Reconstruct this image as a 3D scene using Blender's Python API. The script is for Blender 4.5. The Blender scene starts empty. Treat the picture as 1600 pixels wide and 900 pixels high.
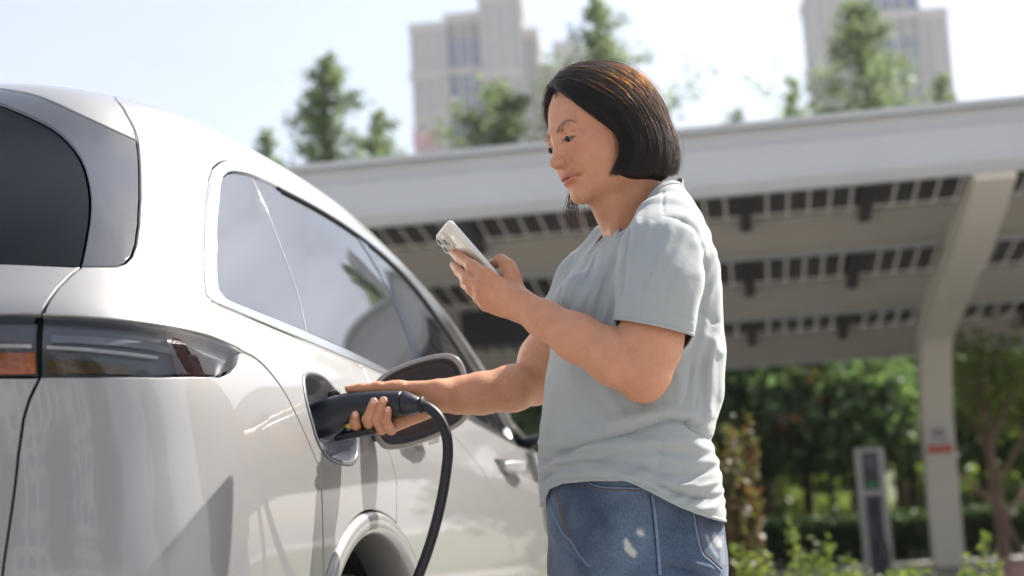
import bpy, bmesh, math, random
import numpy as np
from mathutils import Vector, Matrix
from mathutils.bvhtree import BVHTree
from mathutils.geometry import delaunay_2d_cdt

random.seed(7)
np.random.seed(7)
scene = bpy.context.scene
col = scene.collection

# ------------------------------------------------------------------ camera
FPX = 2222.0                      # focal length in photo pixels (1600 wide)
CAM_H = 0.90
PITCH = math.atan(285 / FPX)
ROLL = 0.06
_f = np.array([0, math.cos(PITCH), math.sin(PITCH)])
_r = np.array([1.0, 0, 0])
_u = np.cross(_r, _f)
CR = math.cos(ROLL) * _r - math.sin(ROLL) * _u
CU = math.cos(ROLL) * _u + math.sin(ROLL) * _r
CF = _f
CC = np.array([0, 0, CAM_H])
cam_data = bpy.data.cameras.new('camera')
cam = bpy.data.objects.new('camera', cam_data)
col.objects.link(cam)
M = Matrix(((CR[0], CU[0], -CF[0], CC[0]), (CR[1], CU[1], -CF[1], CC[1]), (CR[2], CU[2], -CF[2], CC[2]), (0, 0, 0, 1)))
cam.matrix_world = M
cam_data.sensor_width = 36.0
cam_data.lens = FPX / 1600 * 36.0
cam_data.clip_start = 0.05
cam_data.clip_end = 5000
cam_data.dof.use_dof = True
cam_data.dof.focus_distance = 2.42
cam_data.dof.aperture_fstop = 2.7
cam_data.dof.aperture_blades = 9
scene.camera = cam
scene.render.resolution_x = 1024
scene.render.resolution_y = 576

# ------------------------------------------------------------------ sky, sun, exposure
SUN_AZ = math.radians(52)         # from +Y (view direction) towards +X
SUN_EL = math.radians(44)
world = bpy.data.worlds.new('World')
scene.world = world
world.use_nodes = True
wn = world.node_tree.nodes
wl = world.node_tree.links
bg = wn['Background']
sky = wn.new('ShaderNodeTexSky')
sky.sky_type = 'NISHITA'
sky.sun_disc = False
sky.sun_elevation = SUN_EL
sky.sun_rotation = SUN_AZ
sky.air_density = 1.0
sky.dust_density = 3.0
sky.ozone_density = 1.0
# thin bright summer haze and a few cirrus wisps veil the blue
tcw = wn.new('ShaderNodeTexCoord')
mpw = wn.new('ShaderNodeMapping'); mpw.inputs['Scale'].default_value = (1.6, 1.6, 5.0)
wl.new(tcw.outputs['Generated'], mpw.inputs['Vector'])
cl = wn.new('ShaderNodeTexNoise'); cl.inputs['Scale'].default_value = 1.7; cl.inputs['Detail'].default_value = 7; cl.inputs['Roughness'].default_value = .62
wl.new(mpw.outputs[0], cl.inputs['Vector'])
clr = wn.new('ShaderNodeMapRange'); clr.inputs['From Min'].default_value = .45; clr.inputs['From Max'].default_value = .66; clr.inputs['To Min'].default_value = .50; clr.inputs['To Max'].default_value = .88
wl.new(cl.outputs['Fac'], clr.inputs['Value'])
veil = wn.new('ShaderNodeMix'); veil.data_type = 'RGBA'; veil.inputs['B'].default_value = (2.70, 2.90, 3.35, 1)
wl.new(clr.outputs['Result'], veil.inputs['Factor']); wl.new(sky.outputs[0], veil.inputs['A'])
wl.new(veil.outputs['Result'], bg.inputs[0])
bg.inputs[1].default_value = 0.108
sun_data = bpy.data.lights.new('sun', 'SUN')
sun_data.energy = 4.8
sun_data.angle = math.radians(0.53)
sun_data.color = (1.0, 0.94, 0.86)
sun = bpy.data.objects.new('sun', sun_data)
col.objects.link(sun)
SUN_DIR = Vector((math.sin(SUN_AZ) * math.cos(SUN_EL), math.cos(SUN_AZ) * math.cos(SUN_EL), math.sin(SUN_EL)))
sun.rotation_euler = SUN_DIR.to_track_quat('Z', 'Y').to_euler()
sun.location = (3, 3, 8)
scene.view_settings.view_transform = 'Standard'
scene.view_settings.look = 'None'
scene.view_settings.gamma = 1.0
scene.view_settings.use_curve_mapping = False
scene.view_settings.exposure = 1.22

# ------------------------------------------------------------------ helpers
def ray(px, py):
    return CF + CR * ((px - 800) / FPX) + CU * ((450 - py) / FPX)

def at(px, py, Y):
    """Point on the photo ray through (px, py) at world depth Y."""
    d = ray(px, py)
    return CC + d * (Y / d[1])

def ground_z(x, y):
    """The car park falls gently away from the camera, then levels out."""
    k = np.clip((np.asarray(y, float) - 2.87), -6, 9.5)
    return -0.0402 * k

def srgb(r, g, b, a=1.0):
    def c(v):
        v /= 255.0
        return v / 12.92 if v <= 0.04045 else ((v + 0.055) / 1.055) ** 2.4
    return (c(r), c(g), c(b), a)

def tag(o, label=None, cat=None, group=None, kind=None):
    if label: o['label'] = label
    if cat: o['category'] = cat
    if group: o['group'] = group
    if kind: o['kind'] = kind
    return o

def empty(name, loc=(0, 0, 0), rz=0.0, parent=None):
    o = bpy.data.objects.new(name, None)
    o.empty_display_size = 0.1
    col.objects.link(o)
    o.location = loc
    o.rotation_euler = (0, 0, rz)
    if parent: o.parent = parent
    return o

def link(name, me, mat=None, parent=None, world=True):
    """Link a mesh; with world=True its coordinates are world coordinates."""
    o = bpy.data.objects.new(name, me)
    col.objects.link(o)
    if mat is not None:
        me.materials.append(mat)
    if parent is not None:
        o.parent = parent
        if world:
            o.matrix_parent_inverse = root_matrix(parent).inverted()
    return o

def root_matrix(o):
    m = Matrix.LocRotScale(o.location, o.rotation_euler, o.scale)
    if o.parent:
        m = root_matrix(o.parent) @ o.matrix_parent_inverse @ m
    return m

def mesh_from(name, verts, faces, smooth=True):
    me = bpy.data.meshes.new(name)
    if isinstance(verts, np.ndarray): verts = verts.tolist()
    if isinstance(faces, np.ndarray): faces = faces.tolist()
    me.from_pydata(verts, [], faces)
    if smooth:
        me.polygons.foreach_set('use_smooth', [True] * len(me.polygons))
    me.update()
    return me

class MB:
    """Collects boxes, tubes and strips into one mesh."""
    def __init__(s): s.v = []; s.f = []
    def add(s, vs, fs):
        n = len(s.v); s.v += [tuple(map(float, p)) for p in vs]; s.f += [[i + n for i in f] for f in fs]
    def box(s, lo, hi, m=None):
        x0, y0, z0 = lo; x1, y1, z1 = hi
        vs = [Vector(p) for p in ((x0,y0,z0),(x1,y0,z0),(x1,y1,z0),(x0,y1,z0),(x0,y0,z1),(x1,y0,z1),(x1,y1,z1),(x0,y1,z1))]
        if m is not None: vs = [m @ p for p in vs]
        s.add(vs, [(0,3,2,1),(4,5,6,7),(0,1,5,4),(1,2,6,5),(2,3,7,6),(3,0,4,7)])
        return s
    def tube(s, pts, rad, n=10, caps=True):
        pts = [Vector(p) for p in pts]
        rs = rad if hasattr(rad, '__len__') else [rad] * len(pts)
        rings = []; prev = None
        for i, p in enumerate(pts):
            t = (pts[min(i + 1, len(pts) - 1)] - pts[max(i - 1, 0)]).normalized()
            a = Vector((0, 0, 1)) if abs(t.z) < .9 else Vector((1, 0, 0))
            if prev is not None: a = prev
            x = (a - t * a.dot(t)).normalized(); y = t.cross(x); prev = x
            rings.append([p + (x * math.cos(k * math.tau / n) + y * math.sin(k * math.tau / n)) * rs[i] for k in range(n)])
        base = len(s.v)
        for r in rings: s.v += [tuple(q) for q in r]
        for i in range(len(rings) - 1):
            for k in range(n):
                a = base + i * n + k; b = base + i * n + (k + 1) % n
                s.f.append([a, b, b + n, a + n])
        if caps:
            s.f.append([base + k for k in reversed(range(n))])
            s.f.append([base + (len(rings) - 1) * n + k for k in range(n)])
        return s
    def build(s, name, mat, parent=None, smooth=False, bevel=0.0, seg=2, world=True):
        me = mesh_from(name, s.v, s.f, smooth)
        o = link(name, me, mat, parent, world)
        if bevel:
            md = o.modifiers.new('bevel', 'BEVEL'); md.width = bevel; md.segments = seg; md.limit_method = 'ANGLE'; md.angle_limit = math.radians(35)
            me.polygons.foreach_set('use_smooth', [True] * len(me.polygons))
            md.harden_normals = True
        return o

def spline(pts, n):
    """Catmull-Rom through pts (list of vectors), n samples per span."""
    P = np.array(pts, float)
    P = np.vstack([2 * P[0] - P[1], P, 2 * P[-1] - P[-2]])
    out = []
    for i in range(1, len(P) - 2):
        for k in range(n):
            t = k / n
            out.append(0.5 * ((2 * P[i]) + (-P[i-1] + P[i+1]) * t + (2*P[i-1] - 5*P[i] + 4*P[i+1] - P[i+2]) * t*t + (-P[i-1] + 3*P[i] - 3*P[i+1] + P[i+2]) * t**3))
    out.append(P[-2])
    return np.array(out)

# ------------------------------------------------------------------ materials
def new_mat(name):
    m = bpy.data.materials.new(name); m.use_nodes = True
    nt = m.node_tree
    return m, nt, nt.nodes['Principled BSDF']

def pbr(name, color, rough=0.5, metal=0.0, coat=0.0, spec=0.5, noise=None, bump=None, ior=None, sheen=0.0, sss=0.0):
    """Principled material; noise=(scale, amount) varies its colour, bump=(scale, strength, distance) its relief."""
    m, nt, b = new_mat(name)
    N = nt.nodes; L = nt.links
    b.inputs['Base Color'].default_value = color
    b.inputs['Roughness'].default_value = rough
    b.inputs['Metallic'].default_value = metal
    b.inputs['Coat Weight'].default_value = coat
    b.inputs['Coat Roughness'].default_value = 0.03
    b.inputs['Specular IOR Level'].default_value = spec
    if ior: b.inputs['IOR'].default_value = ior
    if sheen: b.inputs['Sheen Weight'].default_value = sheen
    tc = N.new('ShaderNodeTexCoord')
    if noise:
        nz = N.new('ShaderNodeTexNoise'); nz.inputs['Scale'].default_value = noise[0]; nz.inputs['Detail'].default_value = 5
        L.new(tc.outputs['Object'], nz.inputs['Vector'])
        mx = N.new('ShaderNodeMix'); mx.data_type = 'RGBA'
        a = noise[1]
        mx.inputs['A'].default_value = tuple(c * (1 - a) for c in color[:3]) + (1,)
        mx.inputs['B'].default_value = tuple(min(1, c * (1 + a)) for c in color[:3]) + (1,)
        L.new(nz.outputs['Fac'], mx.inputs['Factor']); L.new(mx.outputs['Result'], b.inputs['Base Color'])
    if bump:
        nz = N.new('ShaderNodeTexNoise'); nz.inputs['Scale'].default_value = bump[0]; nz.inputs['Detail'].default_value = 4
        L.new(tc.outputs['Object'], nz.inputs['Vector'])
        bp = N.new('ShaderNodeBump'); bp.inputs['Strength'].default_value = bump[1]; bp.inputs['Distance'].default_value = bump[2]
        L.new(nz.outputs['Fac'], bp.inputs['Height']); L.new(bp.outputs['Normal'], b.inputs['Normal'])
    return m

def foliage_mat(name, c1, c2, trans=0.35):
    """Leaf material: colour varies from leaf to leaf, light passes through."""
    m, nt, b = new_mat(name)
    N = nt.nodes; L = nt.links
    geo = N.new('ShaderNodeNewGeometry')
    mx = N.new('ShaderNodeMix'); mx.data_type = 'RGBA'
    mx.inputs['A'].default_value = c1; mx.inputs['B'].default_value = c2
    L.new(geo.outputs['Random Per Island'], mx.inputs['Factor'])
    b.inputs['Roughness'].default_value = 0.5
    L.new(mx.outputs['Result'], b.inputs['Base Color'])
    tr = N.new('ShaderNodeBsdfTranslucent')
    hs = N.new('ShaderNodeHueSaturation'); hs.inputs['Saturation'].default_value = 1.15; hs.inputs['Value'].default_value = 1.5
    L.new(mx.outputs['Result'], hs.inputs['Color']); L.new(hs.outputs['Color'], tr.inputs['Color'])
    ms = N.new('ShaderNodeMixShader'); ms.inputs[0].default_value = trans
    L.new(b.outputs[0], ms.inputs[1]); L.new(tr.outputs[0], ms.inputs[2])
    L.new(ms.outputs[0], N['Material Output'].inputs['Surface'])
    return m
# ================================================================== CAR: one smooth body surface, panels cut from it
CAR_A = math.radians(12.5); CAR_P = math.radians(2.3)
C_F = np.array([math.sin(CAR_A) * math.cos(CAR_P), math.cos(CAR_A) * math.cos(CAR_P), -math.sin(CAR_P)])
C_R = np.array([math.cos(CAR_A), -math.sin(CAR_A), 0.0])
C_U = np.cross(C_R, C_F)
C_O = np.array([-.333 + math.tan(CAR_A) * .27, 2.87, 0.0]) - C_R * .95      # under the middle of the rear axle
def carp(s, t, z): return C_O + C_F * s + C_R * t + C_U * z
def carw(P): P = np.asarray(P, float); return C_O + P[..., :1] * C_F + P[..., 1:2] * C_R + P[..., 2:3] * C_U

def ease(x, xs, ys):
    """smooth interpolation of a table"""
    xs = np.array(xs, float); ys = np.array(ys, float)
    m = np.gradient(ys, xs)
    i = int(np.clip(np.searchsorted(xs, x) - 1, 0, len(xs) - 2))
    h = xs[i+1] - xs[i]; t = np.clip((x - xs[i]) / h, 0, 1)
    return (2*t**3-3*t**2+1)*ys[i] + (t**3-2*t**2+t)*h*m[i] + (-2*t**3+3*t**2)*ys[i+1] + (t**3-t**2)*h*m[i+1]

S_SIDE = [-.55, -.25, .1, .5, .9, 1.3, 1.7, 2.1, 2.5, 2.9, 3.25]
BELT = ([-.9, -.6, -.25, .25, 1.07, 1.5, 1.9, 2.3, 2.9, 3.4], [1.20, 1.19, 1.168, 1.145, 1.105, 1.065, 1.035, 1.00, .93, .86])
WTOP = ([-.9, -.55, -.29, 0, .54, 1.0, 1.32, 1.65, 2.0, 2.4, 2.9, 3.4], [1.42, 1.475, 1.505, 1.527, 1.510, 1.446, 1.37, 1.275, 1.15, 1.03, .96, .88])
REDGE = ([-.9, -.5, 0, .32, .87, 1.3, 1.7, 2.0, 2.4, 2.9, 3.4], [1.55, 1.605, 1.640, 1.645, 1.612, 1.50, 1.345, 1.215, 1.05, .975, .89])
def net():
    rows = []
    # (z, t, sr, corner)
    for ri in range(14):
        row = []
        T = [.88, .935, .957, .958, .944, .922, .893, .862, .818, .770, .715, .635, .42, 0.0][ri]
        SR = [-.92, -1.02, -1.06, -1.065, -1.05, -1.06, -1.05, -1.005, -.93, -.82, -.70, -.60, -.47, -.30][ri]
        def zz(s):
            b = ease(s, *BELT); w = ease(s, *WTOP); r = ease(s, *REDGE)
            low = [.20, .38, .58, .77]
            if ri < 4: return low[ri]
            if ri == 4: return .93 - .03 * max(0, s) / 2
            if ri == 5: return b - .145
            if ri == 6: return b - .065
            if ri == 7: return b
            if ri in (8, 9): return b + (w - b) * (.35 if ri == 8 else .70)
            if ri == 10: return w
            if ri == 11: return r
            front = max(0, min(1, (s - .9) / .8)); front = front * front * (3 - 2 * front)
            add = (.042, .058)[ri - 12]
            return r + add + front * (.03, .045)[ri - 12]
        k = T / .94
        rear = [(0, 0), (.012, .36), (.05, .63), (.12, .81), (.27, .915)]
        for j, (ds, t) in enumerate(rear):
            s = SR + ds; tt = t * k
            z = zz(max(s, -.9))
            if ri >= 7 and ri <= 11:
                zc = [1.19, 1.30, 1.42, 1.545, 1.637][ri - 7]     # rear window heights at the centre
                f = 1 - j / 5.0
                z = z * (1 - f) + zc * f
            if ri == 12: z = 1.676
            if ri == 13: z = 1.69; s = -.30 + .06 * j
            row.append((s, tt, z))
        shift = max(0.0, SR + .40 + .55)
        for jj, s0 in enumerate(S_SIDE):
            s = s0 + shift * max(0.0, 1 - jj / 4.0)
            tp = ease(s, [-.6, -.25, .4, 1.5, 2.2, 2.7, 3.3], [.992, 1, 1.0, 1.0, .99, .97, .90])
            t = T * tp
            if ri == 11 and s > .9: t = T + (.70 - T) * min(1, (s - .9) / .7)
            if ri == 10 and s > 1.0: t = T + .02
            if ri >= 8 and s > 2.2: t = [.80, .72, .64, .54, .3, 0][ri - 8] * tp
            row.append((s, t, zz(s)))
        # nose
        row.append((3.52, T * .66, zz(3.4) - .02)); row.append((3.62, T * .33, zz(3.4) - .03)); row.append((3.65, 0, zz(3.4) - .03))
        rows.append(row)
    return np.array(rows, float)

def bs_w(t):
    return np.array([(1-t)**3/6, (3*t**3-6*t**2+4)/6, (-3*t**3+3*t**2+3*t+1)/6, t**3/6])
def bs_d(t):
    return np.array([-(1-t)**2/2, (9*t**2-12*t)/6, (-9*t**2+6*t+3)/6, t**2/2])
def pad(N):
    N = np.concatenate([2*N[:1]-N[1:2], N, 2*N[-1:]-N[-2:-1]], 0)
    return np.concatenate([2*N[:, :1]-N[:, 1:2], N, 2*N[:, -1:]-N[:, -2:-1]], 1)
NET0 = net()
NV, NU = NET0.shape[:2]
def sheet_eval(NP, u, v, du=False, dv=False):
    u = np.clip(u, 0, NU - 1 - 1e-6); v = np.clip(v, 0, NV - 1 - 1e-6)
    iu = u.astype(int); iv = v.astype(int)
    wu = (bs_d if du else bs_w)(u - iu); wv = (bs_d if dv else bs_w)(v - iv)
    out = np.zeros((len(u), 3))
    for a in range(4):
        for b in range(4):
            out += (wv[a] * wu[b])[:, None] * NP[iv + a, iu + b]
    return out
_gu, _gv = np.meshgrid(np.arange(NU, dtype=float), np.arange(NV, dtype=float))
_N = NET0.copy()
for _ in range(3):      # pull the control net out so that the surface passes close to the data
    _e = sheet_eval(pad(_N), _gu.ravel(), _gv.ravel()).reshape(NV, NU, 3)
    _N += .6 * (NET0 - _e)
    _N[:, 0, 1] = 0; _N[:, -1, 1] = 0; _N[-1, :, 1] = 0
NETP = pad(_N)
def S(uv, off=0.0):
    uv = np.asarray(uv, float)
    p = sheet_eval(NETP, uv[:, 0], uv[:, 1])
    if np.ndim(off) or off: p = p + snorm(uv) * (off[:, None] if np.ndim(off) else off)
    return p
def sjac(uv):
    return sheet_eval(NETP, uv[:, 0], uv[:, 1], du=True), sheet_eval(NETP, uv[:, 0], uv[:, 1], dv=True)
def snorm(uv):
    a, b = sjac(np.asarray(uv, float))
    n = np.cross(a, b)      # (s,t,z) frame is left-handed w.r.t. world, handled in world conversion
    l = np.linalg.norm(n, axis=1, keepdims=True); l[l < 1e-9] = 1
    n = n / l
    return n * SNSIGN
SNSIGN = 1.0
_t = snorm(np.array([[8.0, 4.0]]))
if _t[0, 1] < 0: SNSIGN = -1.0
# dense grid for ray casting (car coordinates)
_RU, _RV = (NU - 1) * 24, (NV - 1) * 18
_uu, _vv = np.meshgrid(np.linspace(0, NU - 1.001, _RU), np.linspace(0, NV - 1.001, _RV))
_UV = np.stack([_uu.ravel(), _vv.ravel()], 1)
_PT = S(_UV)
_tri = []
for j in range(_RV - 1):
    i = np.arange(_RU - 1) + j * _RU
    _tri.append(np.stack([i, i + 1, i + _RU + 1], 1)); _tri.append(np.stack([i, i + _RU + 1, i + _RU], 1))
_tri = np.concatenate(_tri)
CAR_BVH = BVHTree.FromPolygons(_PT.tolist(), _tri.tolist(), all_triangles=True)
def to_car(w):
    d = np.asarray(w, float) - C_O
    return np.array([d @ C_F, d @ C_R, d @ C_U])
def cast(o, d):
    hit = CAR_BVH.ray_cast(Vector(o), Vector(d).normalized())
    if hit[0] is None: hit = CAR_BVH.find_nearest(Vector(o) + Vector(d).normalized() * np.linalg.norm(o) * .7); near = True
    loc, idx = hit[0], hit[2]
    a, b, c = _tri[idx]
    A, B, Cc = _PT[a], _PT[b], _PT[c]; p = np.array(loc)
    v0, v1, v2 = B - A, Cc - A, p - A
    d00, d01, d11, d20, d21 = v0 @ v0, v0 @ v1, v1 @ v1, v2 @ v0, v2 @ v1
    den = d00 * d11 - d01 * d01 + 1e-18
    w1 = (d11 * d20 - d01 * d21) / den; w2 = (d00 * d21 - d01 * d20) / den
    return _UV[a] * (1 - w1 - w2) + _UV[b] * w1 + _UV[c] * w2
CAM_C = to_car(CC)
def pxuv(x, y):
    d = ray(x, y)
    dc = np.array([d @ C_F, d @ C_R, d @ C_U])
    hit = CAR_BVH.ray_cast(Vector(CAM_C), Vector(dc).normalized())
    if hit[0] is None:
        # just off the silhouette: nearest point of the surface to the ray
        best = None
        for k in np.linspace(1.2, 6.5, 120):
            q = CAR_BVH.find_nearest(Vector(CAM_C + dc * k))
            if best is None or q[3] < best[0]: best = (q[3], k)
        q = CAM_C + dc * best[1]
        n = CAR_BVH.find_nearest(Vector(q))
        return cast(np.array(n[0]) + np.array(n[1]) * .01 * (1 if n[1].dot(Vector(q) - n[0]) > 0 else -1), (n[0] - Vector(q)) if (n[0] - Vector(q)).length > 1e-6 else -n[1])
    return cast(CAM_C, dc)
def tok(t):
    """(x, y) photo pixel; ('s', s, z) seen from the side; ('r', t, z) from behind; ('t', s, t) from above; ('uv', u, v)."""
    if t[0] == 's': return cast((t[1], 3, t[2]), (0, -1, 0))
    if t[0] == 'r': return cast((-4, t[1], t[2]), (1, 0, 0))
    if t[0] == 't': return cast((t[1], t[2], 4), (0, 0, -1))
    if t[0] == 'uv': return np.array(t[1:], float)
    return pxuv(*t)

def resample(uv, step, closed=True):
    uv = np.asarray(uv, float)
    if closed: uv = np.vstack([uv, uv[:1]])
    out = []
    for a, b in zip(uv[:-1], uv[1:]):
        k = np.linspace(0, 1, 6)[:, None]
        L = np.linalg.norm(np.diff(S(a + (b - a) * k), axis=0), axis=1).sum()
        n = max(1, int(round(L / step)))
        for i in range(n): out.append(a + (b - a) * (i / n))
    if not closed: out.append(uv[-1])
    return np.array(out)

def smooth_px(pts, n=6, closed=False):
    return [tuple(p) for p in spline(pts, n)]

def round_poly(pts, r=6, n=5):
    """round every corner of a pixel polygon with radius ~r px"""
    out = []; P = [np.array(p, float) for p in pts]
    for i in range(len(P)):
        a, b, c = P[i-1], P[i], P[(i+1) % len(P)]
        ra = min(r, np.linalg.norm(a-b)*.45); rc = min(r, np.linalg.norm(c-b)*.45)
        p0 = b + (a-b)/np.linalg.norm(a-b)*ra; p2 = b + (c-b)/np.linalg.norm(c-b)*rc
        for k in range(n + 1):
            t = k/n; out.append(tuple((1-t)**2*p0 + 2*t*(1-t)*b + t*t*p2))
    return out

def offset_uv(uv, dist):
    """move a closed uv loop inwards by dist metres"""
    P = S(uv); n = snorm(uv)
    t = np.roll(P, -1, 0) - np.roll(P, 1, 0)
    t /= np.maximum(np.linalg.norm(t, axis=1, keepdims=True), 1e-9)
    side = np.cross(n, t)
    area = 0.5 * np.sum(uv[:, 0] * np.roll(uv[:, 1], -1) - np.roll(uv[:, 0], -1) * uv[:, 1])
    a, b = sjac(uv)
    def touv(dv):
        m00 = (a*a).sum(1); m01 = (a*b).sum(1); m11 = (b*b).sum(1); r0 = (a*dv).sum(1); r1 = (b*dv).sum(1)
        det = m00*m11 - m01*m01 + 1e-12
        return np.stack([(m11*r0 - m01*r1)/det, (m00*r1 - m01*r0)/det], 1)
    d = touv(side * dist)
    # orientation test: does it shrink?
    t2 = uv + d
    ar2 = 0.5 * np.sum(t2[:, 0] * np.roll(t2[:, 1], -1) - np.roll(t2[:, 0], -1) * t2[:, 1])
    if (abs(ar2) > abs(area)) == (dist > 0): d = -d
    return uv + d

def inside(poly, pts):
    x, y = pts[:, 0], pts[:, 1]
    c = np.zeros(len(pts), bool)
    a = poly; b = np.roll(poly, -1, 0)
    for (x0, y0), (x1, y1) in zip(a, b):
        if y0 == y1: continue
        m = ((y0 > y) != (y1 > y))
        xi = (x1 - x0) * (y - y0) / (y1 - y0) + x0
        c ^= m & (x < xi)
    return c

def panel_mesh(loop, holes=(), grid=.016, gap=.0022, lip=.012, off=0.0, step=None, bevel=.0015, mirror=False):
    """A curved panel bounded by a uv loop, with rolled-in edges that leave a shut line."""
    step = step or grid * .8
    loops = [resample(loop, step)] + [resample(h, step) for h in holes]
    loops = [offset_uv(l, (gap + bevel) * (1 if i == 0 else -1)) for i, l in enumerate(loops)]
    outer = loops[0]
    # interior lattice
    (u0, v0), (u1, v1) = outer.min(0), outer.max(0)
    def span(fixed, lo, hi, axis):
        n = 40
        q = np.zeros((n, 2)); q[:, axis] = np.linspace(lo, hi, n); q[:, 1-axis] = fixed
        d = np.linalg.norm(np.diff(S(q), axis=0), axis=1)
        return d.sum()
    nu = max(2, int(max(span(v, u0, u1, 0) for v in np.linspace(v0, v1, 4)) / grid)); nv = max(2, int(max(span(u, v0, v1, 1) for u in np.linspace(u0, u1, 4)) / grid))
    gx, gy = np.meshgrid(np.linspace(u0, u1, nu + 1), np.linspace(v0, v1, nv + 1))
    pts = np.stack([gx.ravel(), gy.ravel()], 1)
    ok = inside(outer, pts)
    for h in loops[1:]: ok &= ~inside(h, pts)
    pts = pts[ok]
    sc = np.array([(u1-u0)/nu, (v1-v0)/nv])
    bd = np.concatenate(loops)
    if len(pts):
        keep = np.ones(len(pts), bool)
        for k in range(0, len(pts), 2000):
            d = np.abs((pts[k:k+2000, None] - bd[None]) / sc)
            keep[k:k+2000] = (np.sqrt((d**2).sum(2)).min(1) > .55)
        pts = pts[keep]
    allp = np.concatenate([bd, pts]) if len(pts) else bd
    ar = (S(np.array([[ (u0+u1)/2+1e-3, (v0+v1)/2 ]]))[0] - S(np.array([[(u0+u1)/2, (v0+v1)/2]]))[0])
    br = (S(np.array([[ (u0+u1)/2, (v0+v1)/2+1e-3 ]]))[0] - S(np.array([[(u0+u1)/2, (v0+v1)/2]]))[0])
    met = np.array([max(np.linalg.norm(ar), 1e-6), max(np.linalg.norm(br), 1e-6)]) * 1e3
    edges = []; k = 0
    for l in loops:
        n = len(l); edges += [(k + i, k + (i + 1) % n) for i in range(n)]; k += n
    vo, eo, fo, *_r = delaunay_2d_cdt([Vector(p * met) for p in allp], edges, [], 0, 1e-7)
    V = np.array([(p.x, p.y) for p in vo]) / met
    Fc = np.array([f for f in fo if len(f) == 3])
    cen = V[Fc].mean(1)
    ok = inside(outer, cen)
    for h in loops[1:]: ok &= ~inside(h, cen)
    Fc = Fc[ok]
    P = S(V, off); Nn = snorm(V)
    verts = [P]; norms = [Nn]; faces = [f.tolist() for f in Fc]
    cnt = len(V)
    # rolled edges
    if lip:
        for i, l in enumerate(loops):
            sg = 1 if i == 0 else -1
            o1 = offset_uv(l, -bevel * sg)
            rings = [(l, off, None), (o1, off - bevel, 0), (o1, off - lip, 1)]
            n = len(l); base = cnt
            n0 = snorm(l); side = S(o1) - S(l); side /= np.maximum(np.linalg.norm(side, axis=1, keepdims=True), 1e-9)
            for (q, oo, kind) in rings:
                verts.append(S(q, oo)); norms.append(n0 if kind is None else (n0 * .5 + side * .8 if kind == 0 else side)); cnt += n
            for r in range(2):
                for j in range(n):
                    a = base + r * n + j; b = base + r * n + (j + 1) % n
                    faces.append([a, b, b + n, a + n])
    verts = np.concatenate(verts); norms = np.concatenate(norms)
    norms /= np.maximum(np.linalg.norm(norms, axis=1, keepdims=True), 1e-9)
    if mirror:
        m = len(verts)
        verts = np.concatenate([verts, verts * [1, -1, 1]]); norms = np.concatenate([norms, norms * [1, -1, 1]])
        faces = faces + [[i + m for i in f] for f in faces]
    W = carw(verts); NW = norms[:, :1] * C_F + norms[:, 1:2] * C_R + norms[:, 2:3] * C_U
    # orient faces by their normals
    ff = []
    for f in faces:
        e = np.cross(W[f[1]] - W[f[0]], W[f[2]] - W[f[0]])
        ff.append(f if e @ NW[f].sum(0) >= 0 else f[::-1])
    me = mesh_from('panel', W, ff, True)
    me.normals_split_custom_set_from_vertices(NW.tolist())
    return me
def uvl(tokens): return np.array([tok(t) for t in tokens])
def panel(name, tokens, mat, parent, holes=(), **kw):
    return link(name, panel_mesh(uvl(tokens) if not isinstance(tokens, np.ndarray) else tokens, [uvl(h) if not isinstance(h, np.ndarray) else h for h in holes], **kw), mat, parent)

def strip_tube(name, tokens, mat, parent, rad, off=0.0, n=8, closed=False, flat=1.0):
    """A moulding that runs along the body surface."""
    uv = uvl(tokens) if not isinstance(tokens, np.ndarray) else tokens
    uv = resample(uv, .012, closed)
    P = carw(S(uv, off)); N0 = snorm(uv); N1 = N0[:, :1]*C_F + N0[:, 1:2]*C_R + N0[:, 2:3]*C_U
    m = len(P)
    T = (np.roll(P, -1, 0) - np.roll(P, 1, 0)) if closed else np.gradient(P, axis=0)
    T /= np.linalg.norm(T, axis=1, keepdims=True)
    B = np.cross(N1, T)
    V = []; Fq = []
    for k in range(n):
        a = k * math.tau / n
        V.append(P + B * (math.cos(a) * rad) + N1 * (math.sin(a) * rad * flat))
    V = np.stack(V, 1).reshape(-1, 3)
    for i in range(m if closed else m - 1):
        for k in range(n):
            j = (i + 1) % m
            Fq.append([i*n+k, i*n+(k+1) % n, j*n+(k+1) % n, j*n+k])
    if not closed:
        Fq.append(list(range(n))[::-1]); Fq.append([(m-1)*n+k for k in range(n)])
    return link(name, mesh_from(name, V, Fq, True), mat, parent)
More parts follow.
